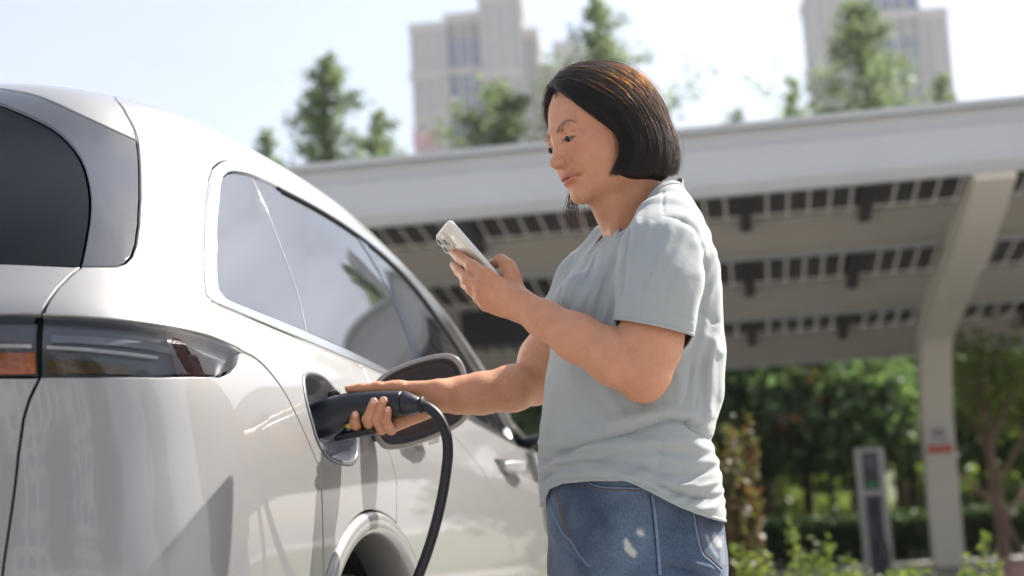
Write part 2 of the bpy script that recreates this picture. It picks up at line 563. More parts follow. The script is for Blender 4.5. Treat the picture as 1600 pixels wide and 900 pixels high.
# ------------------------------------------------------------------ car materials
def paint_mat():
    m, nt, b = new_mat('pearl_silver_paint')
    N = nt.nodes; L = nt.links
    b.inputs['Metallic'].default_value = 0.45
    b.inputs['Roughness'].default_value = 0.46
    b.inputs['Coat Weight'].default_value = 1.0
    b.inputs['Coat Roughness'].default_value = 0.02
    b.inputs['Coat IOR'].default_value = 1.6
    tc = N.new('ShaderNodeTexCoord')
    vo = N.new('ShaderNodeTexVoronoi'); vo.inputs['Scale'].default_value = 1500
    L.new(tc.outputs['Object'], vo.inputs['Vector'])
    rp = N.new('ShaderNodeMapRange'); rp.inputs['To Min'].default_value = .94; rp.inputs['To Max'].default_value = 1.05
    L.new(vo.outputs['Color'], rp.inputs['Value'])
    mx = N.new('ShaderNodeMix'); mx.data_type = 'RGBA'; mx.blend_type = 'MULTIPLY'; mx.inputs['Factor'].default_value = 1
    mx.inputs['A'].default_value = srgb(152, 151, 150)
    L.new(rp.outputs['Result'], mx.inputs['B']); L.new(mx.outputs['Result'], b.inputs['Base Color'])
    # faint dust and water marks on the clear coat
    nz = N.new('ShaderNodeTexNoise'); nz.inputs['Scale'].default_value = 9; nz.inputs['Detail'].default_value = 8
    L.new(tc.outputs['Object'], nz.inputs['Vector'])
    r2 = N.new('ShaderNodeMapRange'); r2.inputs['From Min'].default_value = .4; r2.inputs['From Max'].default_value = .75; r2.inputs['To Min'].default_value = .005; r2.inputs['To Max'].default_value = .045
    L.new(nz.outputs['Fac'], r2.inputs['Value']); L.new(r2.outputs['Result'], b.inputs['Coat Roughness'])
    return m
PAINT = paint_mat()
GLASS = pbr('dark_tinted_glass', (.012, .014, .017, 1), rough=.0, spec=.5, ior=4.6)
GLOSSBLACK = pbr('gloss_black_trim', (.012, .014, .018, 1), rough=.04, coat=1.0, ior=1.9)
REARGLASS = pbr('rear_window_glass', (.010, .012, .015, 1), rough=.0, ior=1.18)
CHROME = pbr('satin_chrome', (.86, .86, .86, 1), rough=.16, metal=1.0)
RUBBER = pbr('black_rubber', (.012, .012, .013, 1), rough=.6)
UNDER = pbr('dark_underbody', (.006, .006, .007, 1), rough=.8)
PLASTIC = pbr('black_plastic', (.018, .019, .022, 1), rough=.42, bump=(900, .12, .0006))
FLAPIN = pbr('dark_grey_flap_lining', (.020, .020, .024, 1), rough=.38)
ALLOY = pbr('alloy_wheel', (.35, .35, .36, 1), rough=.28, metal=1.0)
LAMPBAR = pbr('lamp_light_guide', (.75, .75, .74, 1), rough=.25, coat=.5)
ORANGE_REFL = pbr('painted_orange_reflection', srgb(190, 92, 18), rough=.25, coat=.6, noise=(60, .35))
LAMPBODY = pbr('lamp_housing', (.085, .09, .105, 1), rough=.25, coat=.3)
def lens_mat():
    m, nt, b = new_mat('smoked_lamp_lens')
    N = nt.nodes; L = nt.links
    tr = N.new('ShaderNodeBsdfTransparent'); tr.inputs[0].default_value = (.88, .89, .91, 1)
    gl = N.new('ShaderNodeBsdfGlossy'); gl.inputs['Roughness'].default_value = 0.0
    fr = N.new('ShaderNodeFresnel'); fr.inputs['IOR'].default_value = 1.6
    ms = N.new('ShaderNodeMixShader')
    L.new(fr.outputs[0], ms.inputs[0]); L.new(tr.outputs[0], ms.inputs[1]); L.new(gl.outputs[0], ms.inputs[2])
    L.new(ms.outputs[0], N['Material Output'].inputs['Surface'])
    return m
LENS = lens_mat()

# ------------------------------------------------------------------ the car
CAR = empty('parked_car', tuple(carp(1.3, 0, 0)), -CAR_A)
tag(CAR, 'pearl silver electric crossover with its charge flap open and a plug in it', 'car')

# --- traced lines (photo pixels)
gap_rear = [(127, 416), (110, 430), (92, 448), (76, 470), (66, 492)]
lamp_top = [(66, 493), (120, 495), (200, 502), (270, 512), (330, 526), (374, 545)]
lamp_tip = [(374, 552), (370, 568), (360, 580), (344, 588)]
lamp_bot = [(344, 588), (250, 588), (150, 588), (63, 588)]
gap_low = [(62, 590), (45, 625), (36, 655), (28, 710), (20, 780), (5, 882), ('r', .70, .70), ('r', .69, .52)]
seam = smooth_px([(374, 547), (400, 560), (425, 585), (450, 622), (480, 685), (500, 732)], 4)
AS, AZ, AR = -.144, .4575, .378
def arc(r, a0, a1, n=30, zc=AZ, sc=AS): return [('s', sc + r * math.cos(a0 + (a1 - a0) * i / n), zc + r * math.sin(a0 + (a1 - a0) * i / n)) for i in range(n + 1)]
seam_end = 2.42                                        # arch angle where the bumper seam meets it
trim_out_bot = smooth_px([(802, 694), (740, 662), (660, 618), (588, 582), (540, 561), (481, 536), (400, 502), (341, 477)], 3)
trim_corner = [(330, 471), (321, 459), (318.5, 435), (319, 380), (322, 320), (327, 281), (333, 263), (343, 254), (353, 250.6)]
trim_out_top = smooth_px([(353, 250.6), (382, 257), (420, 274), (464.5, 300), (546.7, 349), (590, 382), (629, 415), (670, 460), (711, 513.7), (750, 575), (778, 625), (800, 668)], 3)
trim_out = trim_out_bot + trim_corner[:-1] + trim_out_top
in_bot = smooth_px([(797, 684), (735, 648), (660, 606), (596, 573), (546.7, 548), (481, 519), (420, 494), (372, 475)], 3)
in_corner = [(360, 470), (350, 465), (342, 455), (340, 438), (340.5, 390), (342, 330), (345, 292), (349, 278), (357, 270.5), (366, 269)]
in_top = smooth_px([(366, 269), (392, 274), (435.7, 294), (500, 328), (555, 363.6), (605, 404), (649.5, 450), (700, 519), (740, 582), (768, 630), (790, 668)], 3)
trim_in = in_bot + in_corner[:-1] + in_top
black_top = smooth_px([(0, 138), (60, 150), (130, 181), (180, 204), (214, 219)], 3)
black_right = [(217, 240), (218.5, 270), (219, 310), (217, 350), (213, 380), (206, 400), (195, 411), (180, 416)]
roof_gap = [(181, 156), (198, 180), (210, 202), (215, 219)]

# --- port opening and flap
PORT = round_poly([(475, 586), (505, 590), (531, 622), (557, 684), (555, 722), (516, 716), (497, 690), (480, 630)], 16, 5)

# under-shell that shows dark in the shut lines (car and glass cavity)
def under_shell():
    us = np.linspace(0, NU - 1.001, 90); vs = np.linspace(0.2, NV - 1.001, 60)
    g = np.stack(np.meshgrid(us, vs), -1).reshape(-1, 2)
    P = S(g, -.03); ok = []
    W = np.concatenate([carw(P), carw(P * [1, -1, 1])])
    F_ = []
    n = len(us)
    for j in range(len(vs) - 1):
        for i in range(n - 1):
            q = [j*n+i, j*n+i+1, (j+1)*n+i+1, (j+1)*n+i]
            c = P[q].mean(0)
            if math.hypot(c[0] - AS, c[2] - .42) < .42 or math.hypot(c[0] - AS - 2.8, c[2] - .42) < .42: continue
            if abs(c[0] + .30) < .13 and abs(c[2] - 1.02) < .14 and c[1] > .5: continue
            F_.append(q); F_.append([x + len(P) for x in q])
    return mesh_from('body_shell', W, F_, True)
link('body_shell', under_shell(), UNDER, CAR)

# --- body side (rear quarter, D-pillar, roof rail, A-pillar)
upper = [('uv', 14.2, 9.6)] + [('uv', u, 11.75) for u in np.linspace(13.2, 3.56, 24)]
side_loop = (roof_gap + black_right + gap_rear[:] + lamp_top + seam[1:] + arc(AR, seam_end, .93, 18)
             + [(620, 818), (620, 780), (620, 749), (613, 722), (603, 690), (592, 640), (578, 600), (566, 574)])
k = next(i for i, p in enumerate(trim_out_bot) if p[0] < 564)
side_loop = side_loop + trim_out_bot[k:] + trim_corner[:-1] + trim_out_top + upper
side_uv = uvl(side_loop)
body_side = panel('rear_quarter_panel', side_uv, PAINT, CAR, holes=[PORT], grid=.014)
# the mirrored far side is simple: one smooth sheet
# --- bumper
bump_loop = lamp_bot[::-1][:-1] + [(344, 588), (360, 581), (370, 569), (374.5, 550)] + seam[1:] + arc(AR, seam_end, 3.30, 12) + [('s', -.60, .27), ('s', -.78, .25), ('r', .72, .27), ('r', .40, .27), ('r', .0, .27), ('r', .0, .50), ('r', .40, .51)] + gap_low[::-1]
panel('rear_bumper', bump_loop, PAINT, CAR, grid=.016)
# --- tailgate
LEFT = -90
strip = [(127, 417), (110, 431), (92, 449), (76, 471), (65, 491), (0, 491), (LEFT, 490), ('r', .3, 1.128), ('r', 0, 1.135), ('r', 0, 1.215), ('r', .3, 1.21), (LEFT, 406), (0, 411), (70, 414)]
panel('tailgate_upper_panel', strip, PAINT, CAR, mirror=True)
lowg = [(61, 590), (45, 625), (36, 655), (28, 710), (20, 780), (5, 882), ('r', .70, .70), ('r', .69, .52), ('r', .40, .515), ('r', 0, .51), ('r', 0, 1.03), ('r', .3, 1.03), (LEFT, 589), (0, 589)]
panel('tailgate', lowg, PAINT, CAR, mirror=True, grid=.02)
# --- rear glass, gloss pillar, spoiler
glass_edge = smooth_px([(127, 412), (134, 380), (141, 335), (140, 292), (126, 245), (92, 206), (50, 182), (0, 161)], 3)
pillar = black_top[::-1] + [('r', .30, 1.612), ('r', 0, 1.618), ('r', 0, 1.592), ('r', .30, 1.588)] + glass_edge[::-1] + [(127, 416), (160, 417)] + black_right[::-1]
panel('gloss_black_pillar_panel', pillar, GLOSSBLACK, CAR, off=-.001, mirror=True)
rg = glass_edge + [('r', .30, 1.586), ('r', 0, 1.590), ('r', 0, 1.22), ('r', .3, 1.215), (LEFT, 404), (0, 409), (70, 411)]
rear_glass = panel('rear_window', rg, REARGLASS, CAR, off=-.006, mirror=True, gap=.001)
sp = black_top + [(214, 218)] + roof_gap[::-1][1:] + [('uv', 3.55, 11.6), ('uv', 3.6, 12.2), ('uv', 0, 12.2), ('uv', 0, 11.6), ('r', 0, 1.620), ('r', .30, 1.614)]
panel('roof_spoiler', sp, PAINT, CAR, mirror=True)
# --- roof, windscreen, bonnet
panel('roof', np.array([(3.65, 12.25), (3.65, 11.8)] + [(u, 11.8) for u in np.linspace(3.9, 9.6, 14)] + [(9.6, 12.4), (9.65, 12.995), (0.02, 12.995), (0, 12.25)]), PAINT, CAR, mirror=True, grid=.03, gap=.001)
panel('windscreen', np.array([(u, 11.8) for u in np.linspace(9.65, 13.0, 12)] + [(13.0, 12.4), (13.0, 12.995), (9.7, 12.995), (9.65, 12.4)]), GLASS, CAR, mirror=True, grid=.03, off=-.004)
panel('bonnet', np.array([(13.1, 9.2), (14.4, 8.5), (16, 8.2), (18, 8.2), (18, 12.99), (13.1, 12.99)]), PAINT, CAR, mirror=True, grid=.05)
# --- windows and pillar covers inside the chrome frame
def between(line, x0, x1, rev=False):
    q = [p for p in line if x0 < p[0] < x1]
    return q
L1 = smooth_px([(393.7, 275.5), (417, 325), (436, 374), (464.5, 452), (480.5, 518.5)], 3)
L2 = smooth_px([(436.5, 294.5), (468, 347), (497, 407), (527, 480), (550.5, 549.5)], 3)
L3a = smooth_px([(555.5, 364), (592, 421), (622, 484), (645, 545), (655, 602)], 3)
L3b = smooth_px([(571, 375.5), (605, 432), (636, 497), (660, 560), (672, 612)], 3)
bot = in_bot[::-1]
def seg(line, a, b):      # part of a line with a.x < x < b.x
    return [p for p in line if a < p[0] < b]
quarter = in_corner[:-1][::-1][::-1]
quarter_loop = seg(in_bot, 370, 480) + in_corner[:-1] + seg(in_top, 365, 393) + L1
panel('quarter_window', quarter_loop, GLASS, CAR, off=-.003, gap=.0006, lip=.006)
panel('pillar_cover', L1[::-1] + seg(in_top, 394, 436) + L2 + seg(in_bot, 481, 550), GLASS, CAR, off=-.002, gap=.0020, lip=.006)
panel('rear_door_window', L2[::-1] + seg(in_top, 437, 555) + L3a + seg(in_bot, 551, 655), GLASS, CAR, off=-.004, gap=.0014, lip=.006)
panel('door_pillar_cover', L3a[::-1] + [(563, 369.5)] + L3b + [(664, 608)], pbr('dark_blue_gloss_pillar', (.012, .02, .04, 1), rough=.05, ior=1.5), CAR, off=-.002, gap=.0006, lip=.006)
panel('front_door_window', L3b[::-1] + seg(in_top, 572, 800) + seg(in_bot, 673, 800), GLASS, CAR, off=-.004, gap=.0008, lip=.006)
# chrome frame: one ring
panel('chrome_window_frame', trim_out, CHROME, CAR, holes=[trim_in], off=.003, gap=.0012, lip=.010, grid=.02, step=.008, bevel=.003)
strip_tube('window_seal', seg(in_top, 430, 800), RUBBER, CAR, .0042, off=-.001)
# --- doors and fender
doorgap = [(566, 573), (578, 600), (592, 640), (603, 690), (613, 722), (620, 749), (620, 780), (620, 818)]
belt_out = trim_out_bot
bgap = [(662, 619), (690, 655), (730, 705), (765, 755), (785, 800), ('s', 1.03, .70), ('s', 1.03, .48), ('s', 1.02, .36)]
rd = [(567, 574)] + doorgap[1:] + [('s', .09, .74), ('s', .14, .70), ('s', .19, .62), ('s', .225, .54), ('s', .24, .45), ('s', .26, .36), ('s', .6, .34)] + bgap[::-1] + seg(trim_out_bot, 567, 661)
rear_door = panel('rear_door', rd, PAINT, CAR, grid=.018)
fd = bgap + [('s', 1.6, .35), ('s', 2.06, .36), ('s', 2.10, .60), ('s', 2.08, .85), ('uv', 12.55, 6.6), ('uv', 12.3, 7.2)] + [p for p in trim_out_bot if p[0] > 664]
front_door = panel('front_door', fd, PAINT, CAR, grid=.018)
FA = AS + 2.80
fen = [('uv', 12.3, 7.25), ('uv', 12.55, 6.6), ('s', 2.08, .85), ('s', 2.10, .60), ('s', 2.06, .36), ('s', FA - .385, .36)] + arc(.385, 2.9, .25, 20, .44, FA) + [('s', 3.10, .5), ('s', 3.2, .80), ('uv', 15.6, 7.6), ('uv', 14.4, 8.4), ('uv', 13.1, 9.1), ('uv', 12.9, 8.4)]
panel('front_fender', fen, PAINT, CAR, grid=.03)
panel('front_bumper', np.array([(15.7, 7.7), (15.5, 5.5), (15.3, 3), (15.2, .6), (18, .6), (18, 8.0), (16, 8.0)]), PAINT, CAR, mirror=True, grid=.06)
panel('rocker_panel', [('s', .27, .345), ('s', 1.0, .335), ('s', 2.0, .345), ('s', 2.2, .345), ('s', 2.2, .23), ('s', 1.0, .22), ('s', .24, .23)], PLASTIC, CAR, grid=.03)
# far side of the car: one sheet from the mirrored surface
def far_side():
    us = np.linspace(4.2, 15.6, 90); vs = np.linspace(.3, 11.8, 60)
    g = np.stack(np.meshgrid(us, vs), -1).reshape(-1, 2); P = S(g) * [1, -1, 1]
    n = len(us); pa = []; gl = []
    for j in range(len(vs) - 1):
        for i in range(n - 1):
            q = [j*n+i, (j+1)*n+i, (j+1)*n+i+1, j*n+i+1]; c = P[q].mean(0); uv = g[q].mean(0)
            if any(math.hypot(c[0] - a, c[2] - .43) < .385 for a in (AS, FA)): continue
            (gl if (7.25 < uv[1] < 9.9 and 5.4 < uv[0] < 11.6) else pa).append(q)
    return carw(P), pa, gl
_w, _pa, _gl = far_side()
link('far_side_panel', mesh_from('far_side_panel', _w, _pa), PAINT, CAR)
link('far_side_window', mesh_from('far_side_window', _w, _gl), GLASS, CAR)

# --- wheel arch trim, liner, wheels
def arch_trim(sc):
    n = 40
    ang = np.linspace(-.15, math.pi + .15, n)
    prof = [(.3775, -.03, 0), (.3775, -.002, 0), (.374, .005, 0), (.360, .010, 0), (.342, .010, 0), (.334, .004, 0), (.331, -.012, 0), (.331, -.06, 0), (.340, -.10, 0)]
    V = []
    for a in ang:
        base = S(np.array([cast((sc + .376 * math.cos(a), 3, AZ + .376 * math.sin(a)), (0, -1, 0))]))[0]
        for r, o, _z in prof:
            V.append((sc + r * math.cos(a), base[1] + o, AZ + r * math.sin(a)))
    m = len(prof)
    F_ = [[i*m+j, i*m+j+1, (i+1)*m+j+1, (i+1)*m+j] for i in range(n-1) for j in range(m-1)]
    return mesh_from('wheel_arch_trim', carw(np.array(V)), F_)
for sc_ in (AS, FA):
    o = link('wheel_arch_trim', arch_trim(sc_), PAINT, CAR)
    md = o.modifiers.new('s', 'SUBSURF'); md.levels = md.render_levels = 1
    # liner: open drum above the wheel
    n = 28; V = []; F_ = []
    for a in np.linspace(-.35, math.pi + .35, n):
        for t in (.90, .62): V.append((sc_ + .345 * math.cos(a), t, AZ + .345 * math.sin(a)))
    F_ = [[2*i, 2*i+1, 2*i+3, 2*i+2] for i in range(n-1)] + [[2*i+1 for i in range(n)]]
    link('wheel_liner', mesh_from('wheel_liner', carw(np.array(V)), F_, False), pbr('liner_felt', (.03, .027, .024, 1), rough=.9, bump=(120, .6, .01)), CAR)
def wheel_mesh():
    def lathe(prof, n=56):
        V = []; F_ = []; m = len(prof)
        for i in range(n):
            a = i * math.tau / n
            for r, y in prof: V.append((r * math.cos(a), y, r * math.sin(a)))
        for i in range(n):
            for j in range(m - 1): F_.append([i*m+j, i*m+j+1, ((i+1) % n)*m+j+1, ((i+1) % n)*m+j])
        return V, F_
    tyre = lathe([(.245, .09), (.26, .115), (.30, .122), (.34, .112), (.357, .095), (.36, .06), (.36, -.06), (.355, -.1), (.30, -.12), (.25, -.1)])
    rim = MB(); rim.add(*lathe([(.25, .10), (.248, .108), (.236, .108), (.232, .09), (.225, -.08)]))
    for k in range(5):
        for dd in (-.16, .16):
            a = k * math.tau / 5 + dd; a2 = k * math.tau / 5 + dd * .35
            p0 = Vector((.045 * math.cos(a2), .085, .045 * math.sin(a2))); p1 = Vector((.238 * math.cos(a), .095, .238 * math.sin(a)))
            rim.tube([p0, p0.lerp(p1, .5), p1], [.02, .016, .014], 6)
    rim.add(*lathe([(.0, .10), (.03, .10), (.05, .09), (.055, .06)], 20))
    return tyre, rim
TYRE, RIM = wheel_mesh()
wm = Matrix(((C_R[0]*0 + C_F[0], C_R[0], C_U[0], 0), (C_F[1], C_R[1], C_U[1], 0), (C_F[2], C_R[2], C_U[2], 0), (0, 0, 0, 1)))
for sc_ in (AS, FA):
    for sg in (1, -1):
        V = [tuple(carp(sc_ + x, sg * (.80 + y), .36 + z)) for x, y, z in TYRE[0]]
        w = link('wheel', mesh_from('tyre', V, TYRE[1]), RUBBER, CAR)
        V = [tuple(carp(sc_ + x, sg * (.80 + y), .36 + z)) for x, y, z in RIM.v]
        link('rim', mesh_from('rim', V, RIM.f), ALLOY, w)

# --- tail lamps: housing, light guide, smoked lens
lamp_q = [(67, 494)] + lamp_top[1:] + lamp_tip + lamp_bot[1:]
LQ = panel('tail_lamp', lamp_q, LAMPBODY, CAR, off=-.022, gap=.0005, lip=.004)
panel('light_guide', smooth_px([(72, 536), (130, 539), (200, 545), (255, 552)], 3) + smooth_px([(255, 556), (200, 550), (130, 544), (72, 541)], 3), LAMPBAR, LQ, off=-.012, gap=0, bevel=.0004, lip=.006, grid=.01)
panel('upper_reflector', [(80, 517), (180, 521), (255, 531), (290, 540), (285, 548), (200, 535), (80, 530)], pbr('satin_reflector', (.20, .21, .22, 1), rough=.3, metal=.6), LQ, off=-.015, gap=0, bevel=.0004, lip=.004)
panel('lower_reflector', [(72, 560), (160, 560), (210, 568), (215, 582), (72, 582)], pbr('brown_reflector', srgb(96, 78, 52), rough=.25, metal=.3, noise=(80, .5)), LQ, off=-.016, gap=0, bevel=.0004, lip=.004)
panel('side_reflector', smooth_px([(270, 520), (300, 530), (345, 560), (348, 582)], 3) + [(288, 583), (280, 550)], pbr('red_reflector', srgb(70, 40, 42), rough=.3, noise=(220, .6), bump=(300, .8, .002)), LQ, off=-.015, gap=0, bevel=.0004, lip=.004)
panel('lens', lamp_q, LENS, LQ, off=-.001, gap=.0012, lip=0)
lamp_g = [(58, 493), (56, 586), (0, 587), (LEFT, 587), ('r', .3, 1.035), ('r', 0, 1.035), ('r', 0, 1.125), ('r', .3, 1.12), (LEFT, 492), (0, 493)]
LG = panel('tail_lamp', lamp_g, LAMPBODY, CAR, off=-.022, gap=.0005, lip=.004, mirror=True)
panel('light_guide', [(47, 534), (47, 540), (0, 540), (LEFT, 539), (LEFT, 533), (0, 534)], LAMPBAR, LG, off=-.012, gap=0, bevel=.0004, lip=.006, grid=.01)
panel('painted_orange_reflection', [(52, 547), (53, 582), (0, 584), (LEFT, 584), (LEFT, 552), (0, 548)], ORANGE_REFL, LG, off=-.016, gap=0, bevel=.0004, lip=.004)  # orange patch imitates a tree's reflection in the lens, put into the colour
panel('lens', lamp_g, LENS, LG, off=-.001, gap=.0012, lip=0, mirror=True)

# --- charge port pocket
pu = resample(uvl(PORT), .006)
def ring(off, grow): return carw(S(offset_uv(pu, -grow), off))
pocket = [ring(.0015, .009), ring(.0035, .005), ring(.001, .0005), ring(-.012, -.0015), ring(-.03, -.010), ring(-.05, -.016)]
V = np.concatenate(pocket); n = len(pu)
F_ = [[r*n+j, r*n+(j+1) % n, (r+1)*n+(j+1) % n, (r+1)*n+j] for r in range(5) for j in range(n)] + [[5*n + j for j in range(n)]]
POCKET = link('charge_port', mesh_from('charge_port', V, F_), pbr('port_lining', srgb(92, 96, 104), rough=.3, coat=.4), CAR)
cen = carw(S(np.array([tok((518, 652))]), -.044))[0]
nrm = (lambda q: q[0]*C_F + q[1]*C_R + q[2]*C_U)(snorm(np.array([tok((518, 652))]))[0])
PN = Vector(nrm)
def disc_tube(c, d, prof, nseg=28):
    """turned body along direction d: prof = [(distance, radius)]"""
    c = Vector(c); d = Vector(d).normalized(); a = Vector((0, 0, 1)); x = (a - d * a.dot(d)).normalized(); y = d.cross(x)
    V = []; F_ = []
    for q, r in prof:
        for k in range(nseg): V.append(c + d * q + (x * math.cos(k*math.tau/nseg) + y * math.sin(k*math.tau/nseg)) * r)
    for i in range(len(prof) - 1):
        for k in range(nseg): F_.append([i*nseg+k, i*nseg+(k+1) % nseg, (i+1)*nseg+(k+1) % nseg, (i+1)*nseg+k])
    F_.append([k for k in reversed(range(nseg))]); F_.append([(len(prof)-1)*nseg+k for k in range(nseg)])
    return [tuple(v) for v in V], F_
link('socket', mesh_from('socket', *disc_tube(cen - nrm * .01, PN, [(0, .036), (.034, .036), (.037, .033), (.037, .028), (.02, .028)])), PLASTIC, POCKET)

# --- open flap, hinged at the front edge of the port
FLAP_PX = [(582, 612), (588, 594), (610, 577), (650, 561), (690, 552), (712, 556), (725, 572), (732, 602), (735, 640), (730, 654), (714, 668), (676, 686), (636, 699), (606, 702), (592, 694), (584, 676), (581, 645)]
hinge = carw(S(np.array([tok((571, 650))])))[0]
fn = Vector(-C_F * .90 + C_R * .30 + C_U * .05).normalized()    # the lining faces back towards the plug
def on_plane(px, py, p0, n):
    d = ray(px, py); kk = ((np.asarray(p0) - CC) @ np.asarray(n)) / (d @ np.asarray(n)); return CC + d * kk
p0 = hinge + C_R * .04
fl = np.array([on_plane(x, y, p0, fn) for x, y in smooth_px(FLAP_PX + [FLAP_PX[0]], 4)[:-1]])
fc = fl.mean(0); fnn = np.array(fn)
rings = []
for sc_, d in ((.93, -.016), (.985, -.0135), (1.0, -.008), (1.0, -.002), (.985, .001), (.90, .001), (.875, .0035), (.85, .0035), (.83, -.002), (.80, -.004), (.70, -.004)):
    rings.append(fc + (fl - fc) * sc_ + fnn * d)
def ring_mesh(rs, cap0=True, cap1=True):
    n = len(rs[0]); F_ = [[r*n+j, r*n+(j+1) % n, (r+1)*n+(j+1) % n, (r+1)*n+j] for r in range(len(rs)-1) for j in range(n)]
    if cap0: F_.append([j for j in reversed(range(n))])
    if cap1: F_.append([(len(rs)-1)*n+j for j in range(n)])
    return np.concatenate(rs), F_
FLAP = link('charge_flap', mesh_from('charge_flap', *ring_mesh(rings[:6], True, False)), pbr('flap_rim', srgb(150, 146, 142), rough=.33, coat=.3), CAR)
link('lining', mesh_from('lining', *ring_mesh(rings[5:], False, True)), FLAPIN, FLAP)
hb = MB(); hb.tube([hinge - fnn * .0 + C_U * .045 - C_R * .03, hinge + C_R * .02 + C_U * .045, fc + C_U * .045 - C_R * .055], [.008, .008, .007], 8)
hb.build('hinge_arm', PLASTIC, FLAP, True); hb = MB(); hb.tube([hinge - C_U * .045 - C_R * .03, hinge + C_R * .02 - C_U * .045, fc - C_U * .045 - C_R * .055], [.008, .008, .007], 8)
hb.build('hinge_arm', PLASTIC, FLAP, True)

# --- door handles (popped out) and mirror
def handle(s, z, door):
    q = S(np.array([cast((s, 3, z), (0, -1, 0))]))[0]
    m = Matrix(((C_F[0], C_R[0], C_U[0], 0), (C_F[1], C_R[1], C_U[1], 0), (C_F[2], C_R[2], C_U[2], 0), (0, 0, 0, 1)))
    o = carp(s, q[1], z)
    mm = Matrix.Translation(Vector(o)) @ m @ Matrix.Rotation(math.radians(9), 4, 'Z')
    b = MB(); V = []
    # tapered grip
    for x, y0, y1, h in ((-.105, .018, .036, .013), (-.06, .030, .052, .018), (.02, .030, .050, .019), (.08, .018, .036, .017), (.11, .004, .018, .012)):
        V.append([(x, y0, -h), (x, y1, -h * .8), (x, y1, h * .8), (x, y0, h)])
    F_ = []
    for i in range(4):
        for j in range(4): F_.append([i*4+j, (i+1)*4+j, (i+1)*4+(j+1) % 4, i*4+(j+1) % 4])
    F_ += [[3, 2, 1, 0], [16, 17, 18, 19]]
    b.add([mm @ Vector(p) for r in V for p in r], F_)
    h_ = b.build('handle', PAINT, door, True, bevel=.005)
    r = MB(); r.box((-.12, -.02, -.024), (.12, .0015, .024), Matrix.Translation(Vector(o)) @ m); r.build('handle_recess', PLASTIC, door, bevel=.006)
    a = MB(); a.box((-.095, -.01, -.012), (-.075, .035, .012), mm); a.build('handle_stem', PLASTIC, door); a = MB(); a.box((.04, -.01, -.012), (.06, .035, .012), mm); a.build('handle_stem', PLASTIC, door)
handle(1.13, .955, front_door); handle(.20, 1.0, rear_door)
def mirror():
    base = np.array([1.72, .93, 1.10])
    V = []; n = 20
    for i, (x, k) in enumerate(((-.055, .80), (-.05, .94), (-.02, 1.0), (.03, .92), (.07, .70), (.09, .35))):
        for j in range(n):
            a = j * math.tau / n; ca, sa = math.cos(a), math.sin(a)
            y = .105 * np.sign(ca) * abs(ca) ** .6 * k; z = .070 * np.sign(sa) * abs(sa) ** .6 * k
            V.append(carp(base[0] + x, base[1] + .12 + y, base[2] + z))
    F_ = [[i*n+j, i*n+(j+1) % n, (i+1)*n+(j+1) % n, (i+1)*n+j] for i in range(5) for j in range(n)] + [[5*n+j for j in range(n)]]
    mo = link('wing_mirror', mesh_from('wing_mirror', np.array(V), F_), GLOSSBLACK, CAR)
    link('mirror_glass', mesh_from('mirror_glass', np.array(V[:n]), [list(range(n))[::-1]], False), CHROME, mo)
    f = MB(); f.tube([carp(1.74, .80, 1.05), carp(1.73, .88, 1.06), carp(1.72, .97, 1.07)], [.025, .02, .025], 10); f.build('mirror_foot', PLASTIC, mo, True)
mirror()
# ================================================================== implicit modelling (smooth unions, surface nets)
F32 = np.float32
def proj(P):
    d = np.asarray(P, float) - CC; w = d @ CF
    return np.stack([800 + FPX * (d @ CR) / w, 450 - FPX * (d @ CU) / w], -1)
def smin(a, b, k):
    h = np.clip(.5 + .5 * (b - a) / k, 0, 1)
    return b * (1 - h) + a * h - k * h * (1 - h)
def smax(a, b, k): return -smin(-a, -b, k)
def cone(p, a, b, ra, rb):
    a = np.asarray(a, F32); b = np.asarray(b, F32); ba = b - a
    pa = p - a
    t = np.clip((pa @ ba) / max(float(ba @ ba), 1e-12), 0, 1)
    return np.sqrt(((pa - t[:, None] * ba) ** 2).sum(1)) - (ra + (rb - ra) * t)
def ell(p, c, r):
    q = p - np.asarray(c, F32); r = np.asarray(r, F32)
    k0 = np.sqrt(((q / r) ** 2).sum(1)); k1 = np.sqrt(((q / (r * r)) ** 2).sum(1))
    return k0 * (k0 - 1) / np.maximum(k1, 1e-9)
def chain(p, pts, rads, k):
    d = None
    for i in range(len(pts) - 1):
        e = cone(p, pts[i], pts[i+1], rads[i], rads[i+1])
        d = e if d is None else smin(d, e, k)
    return d
def batch(f, P, n=300000):
    P = np.asarray(P, F32)
    return np.concatenate([f(P[i:i+n]) for i in range(0, len(P), n)]) if len(P) else np.zeros(0, F32)
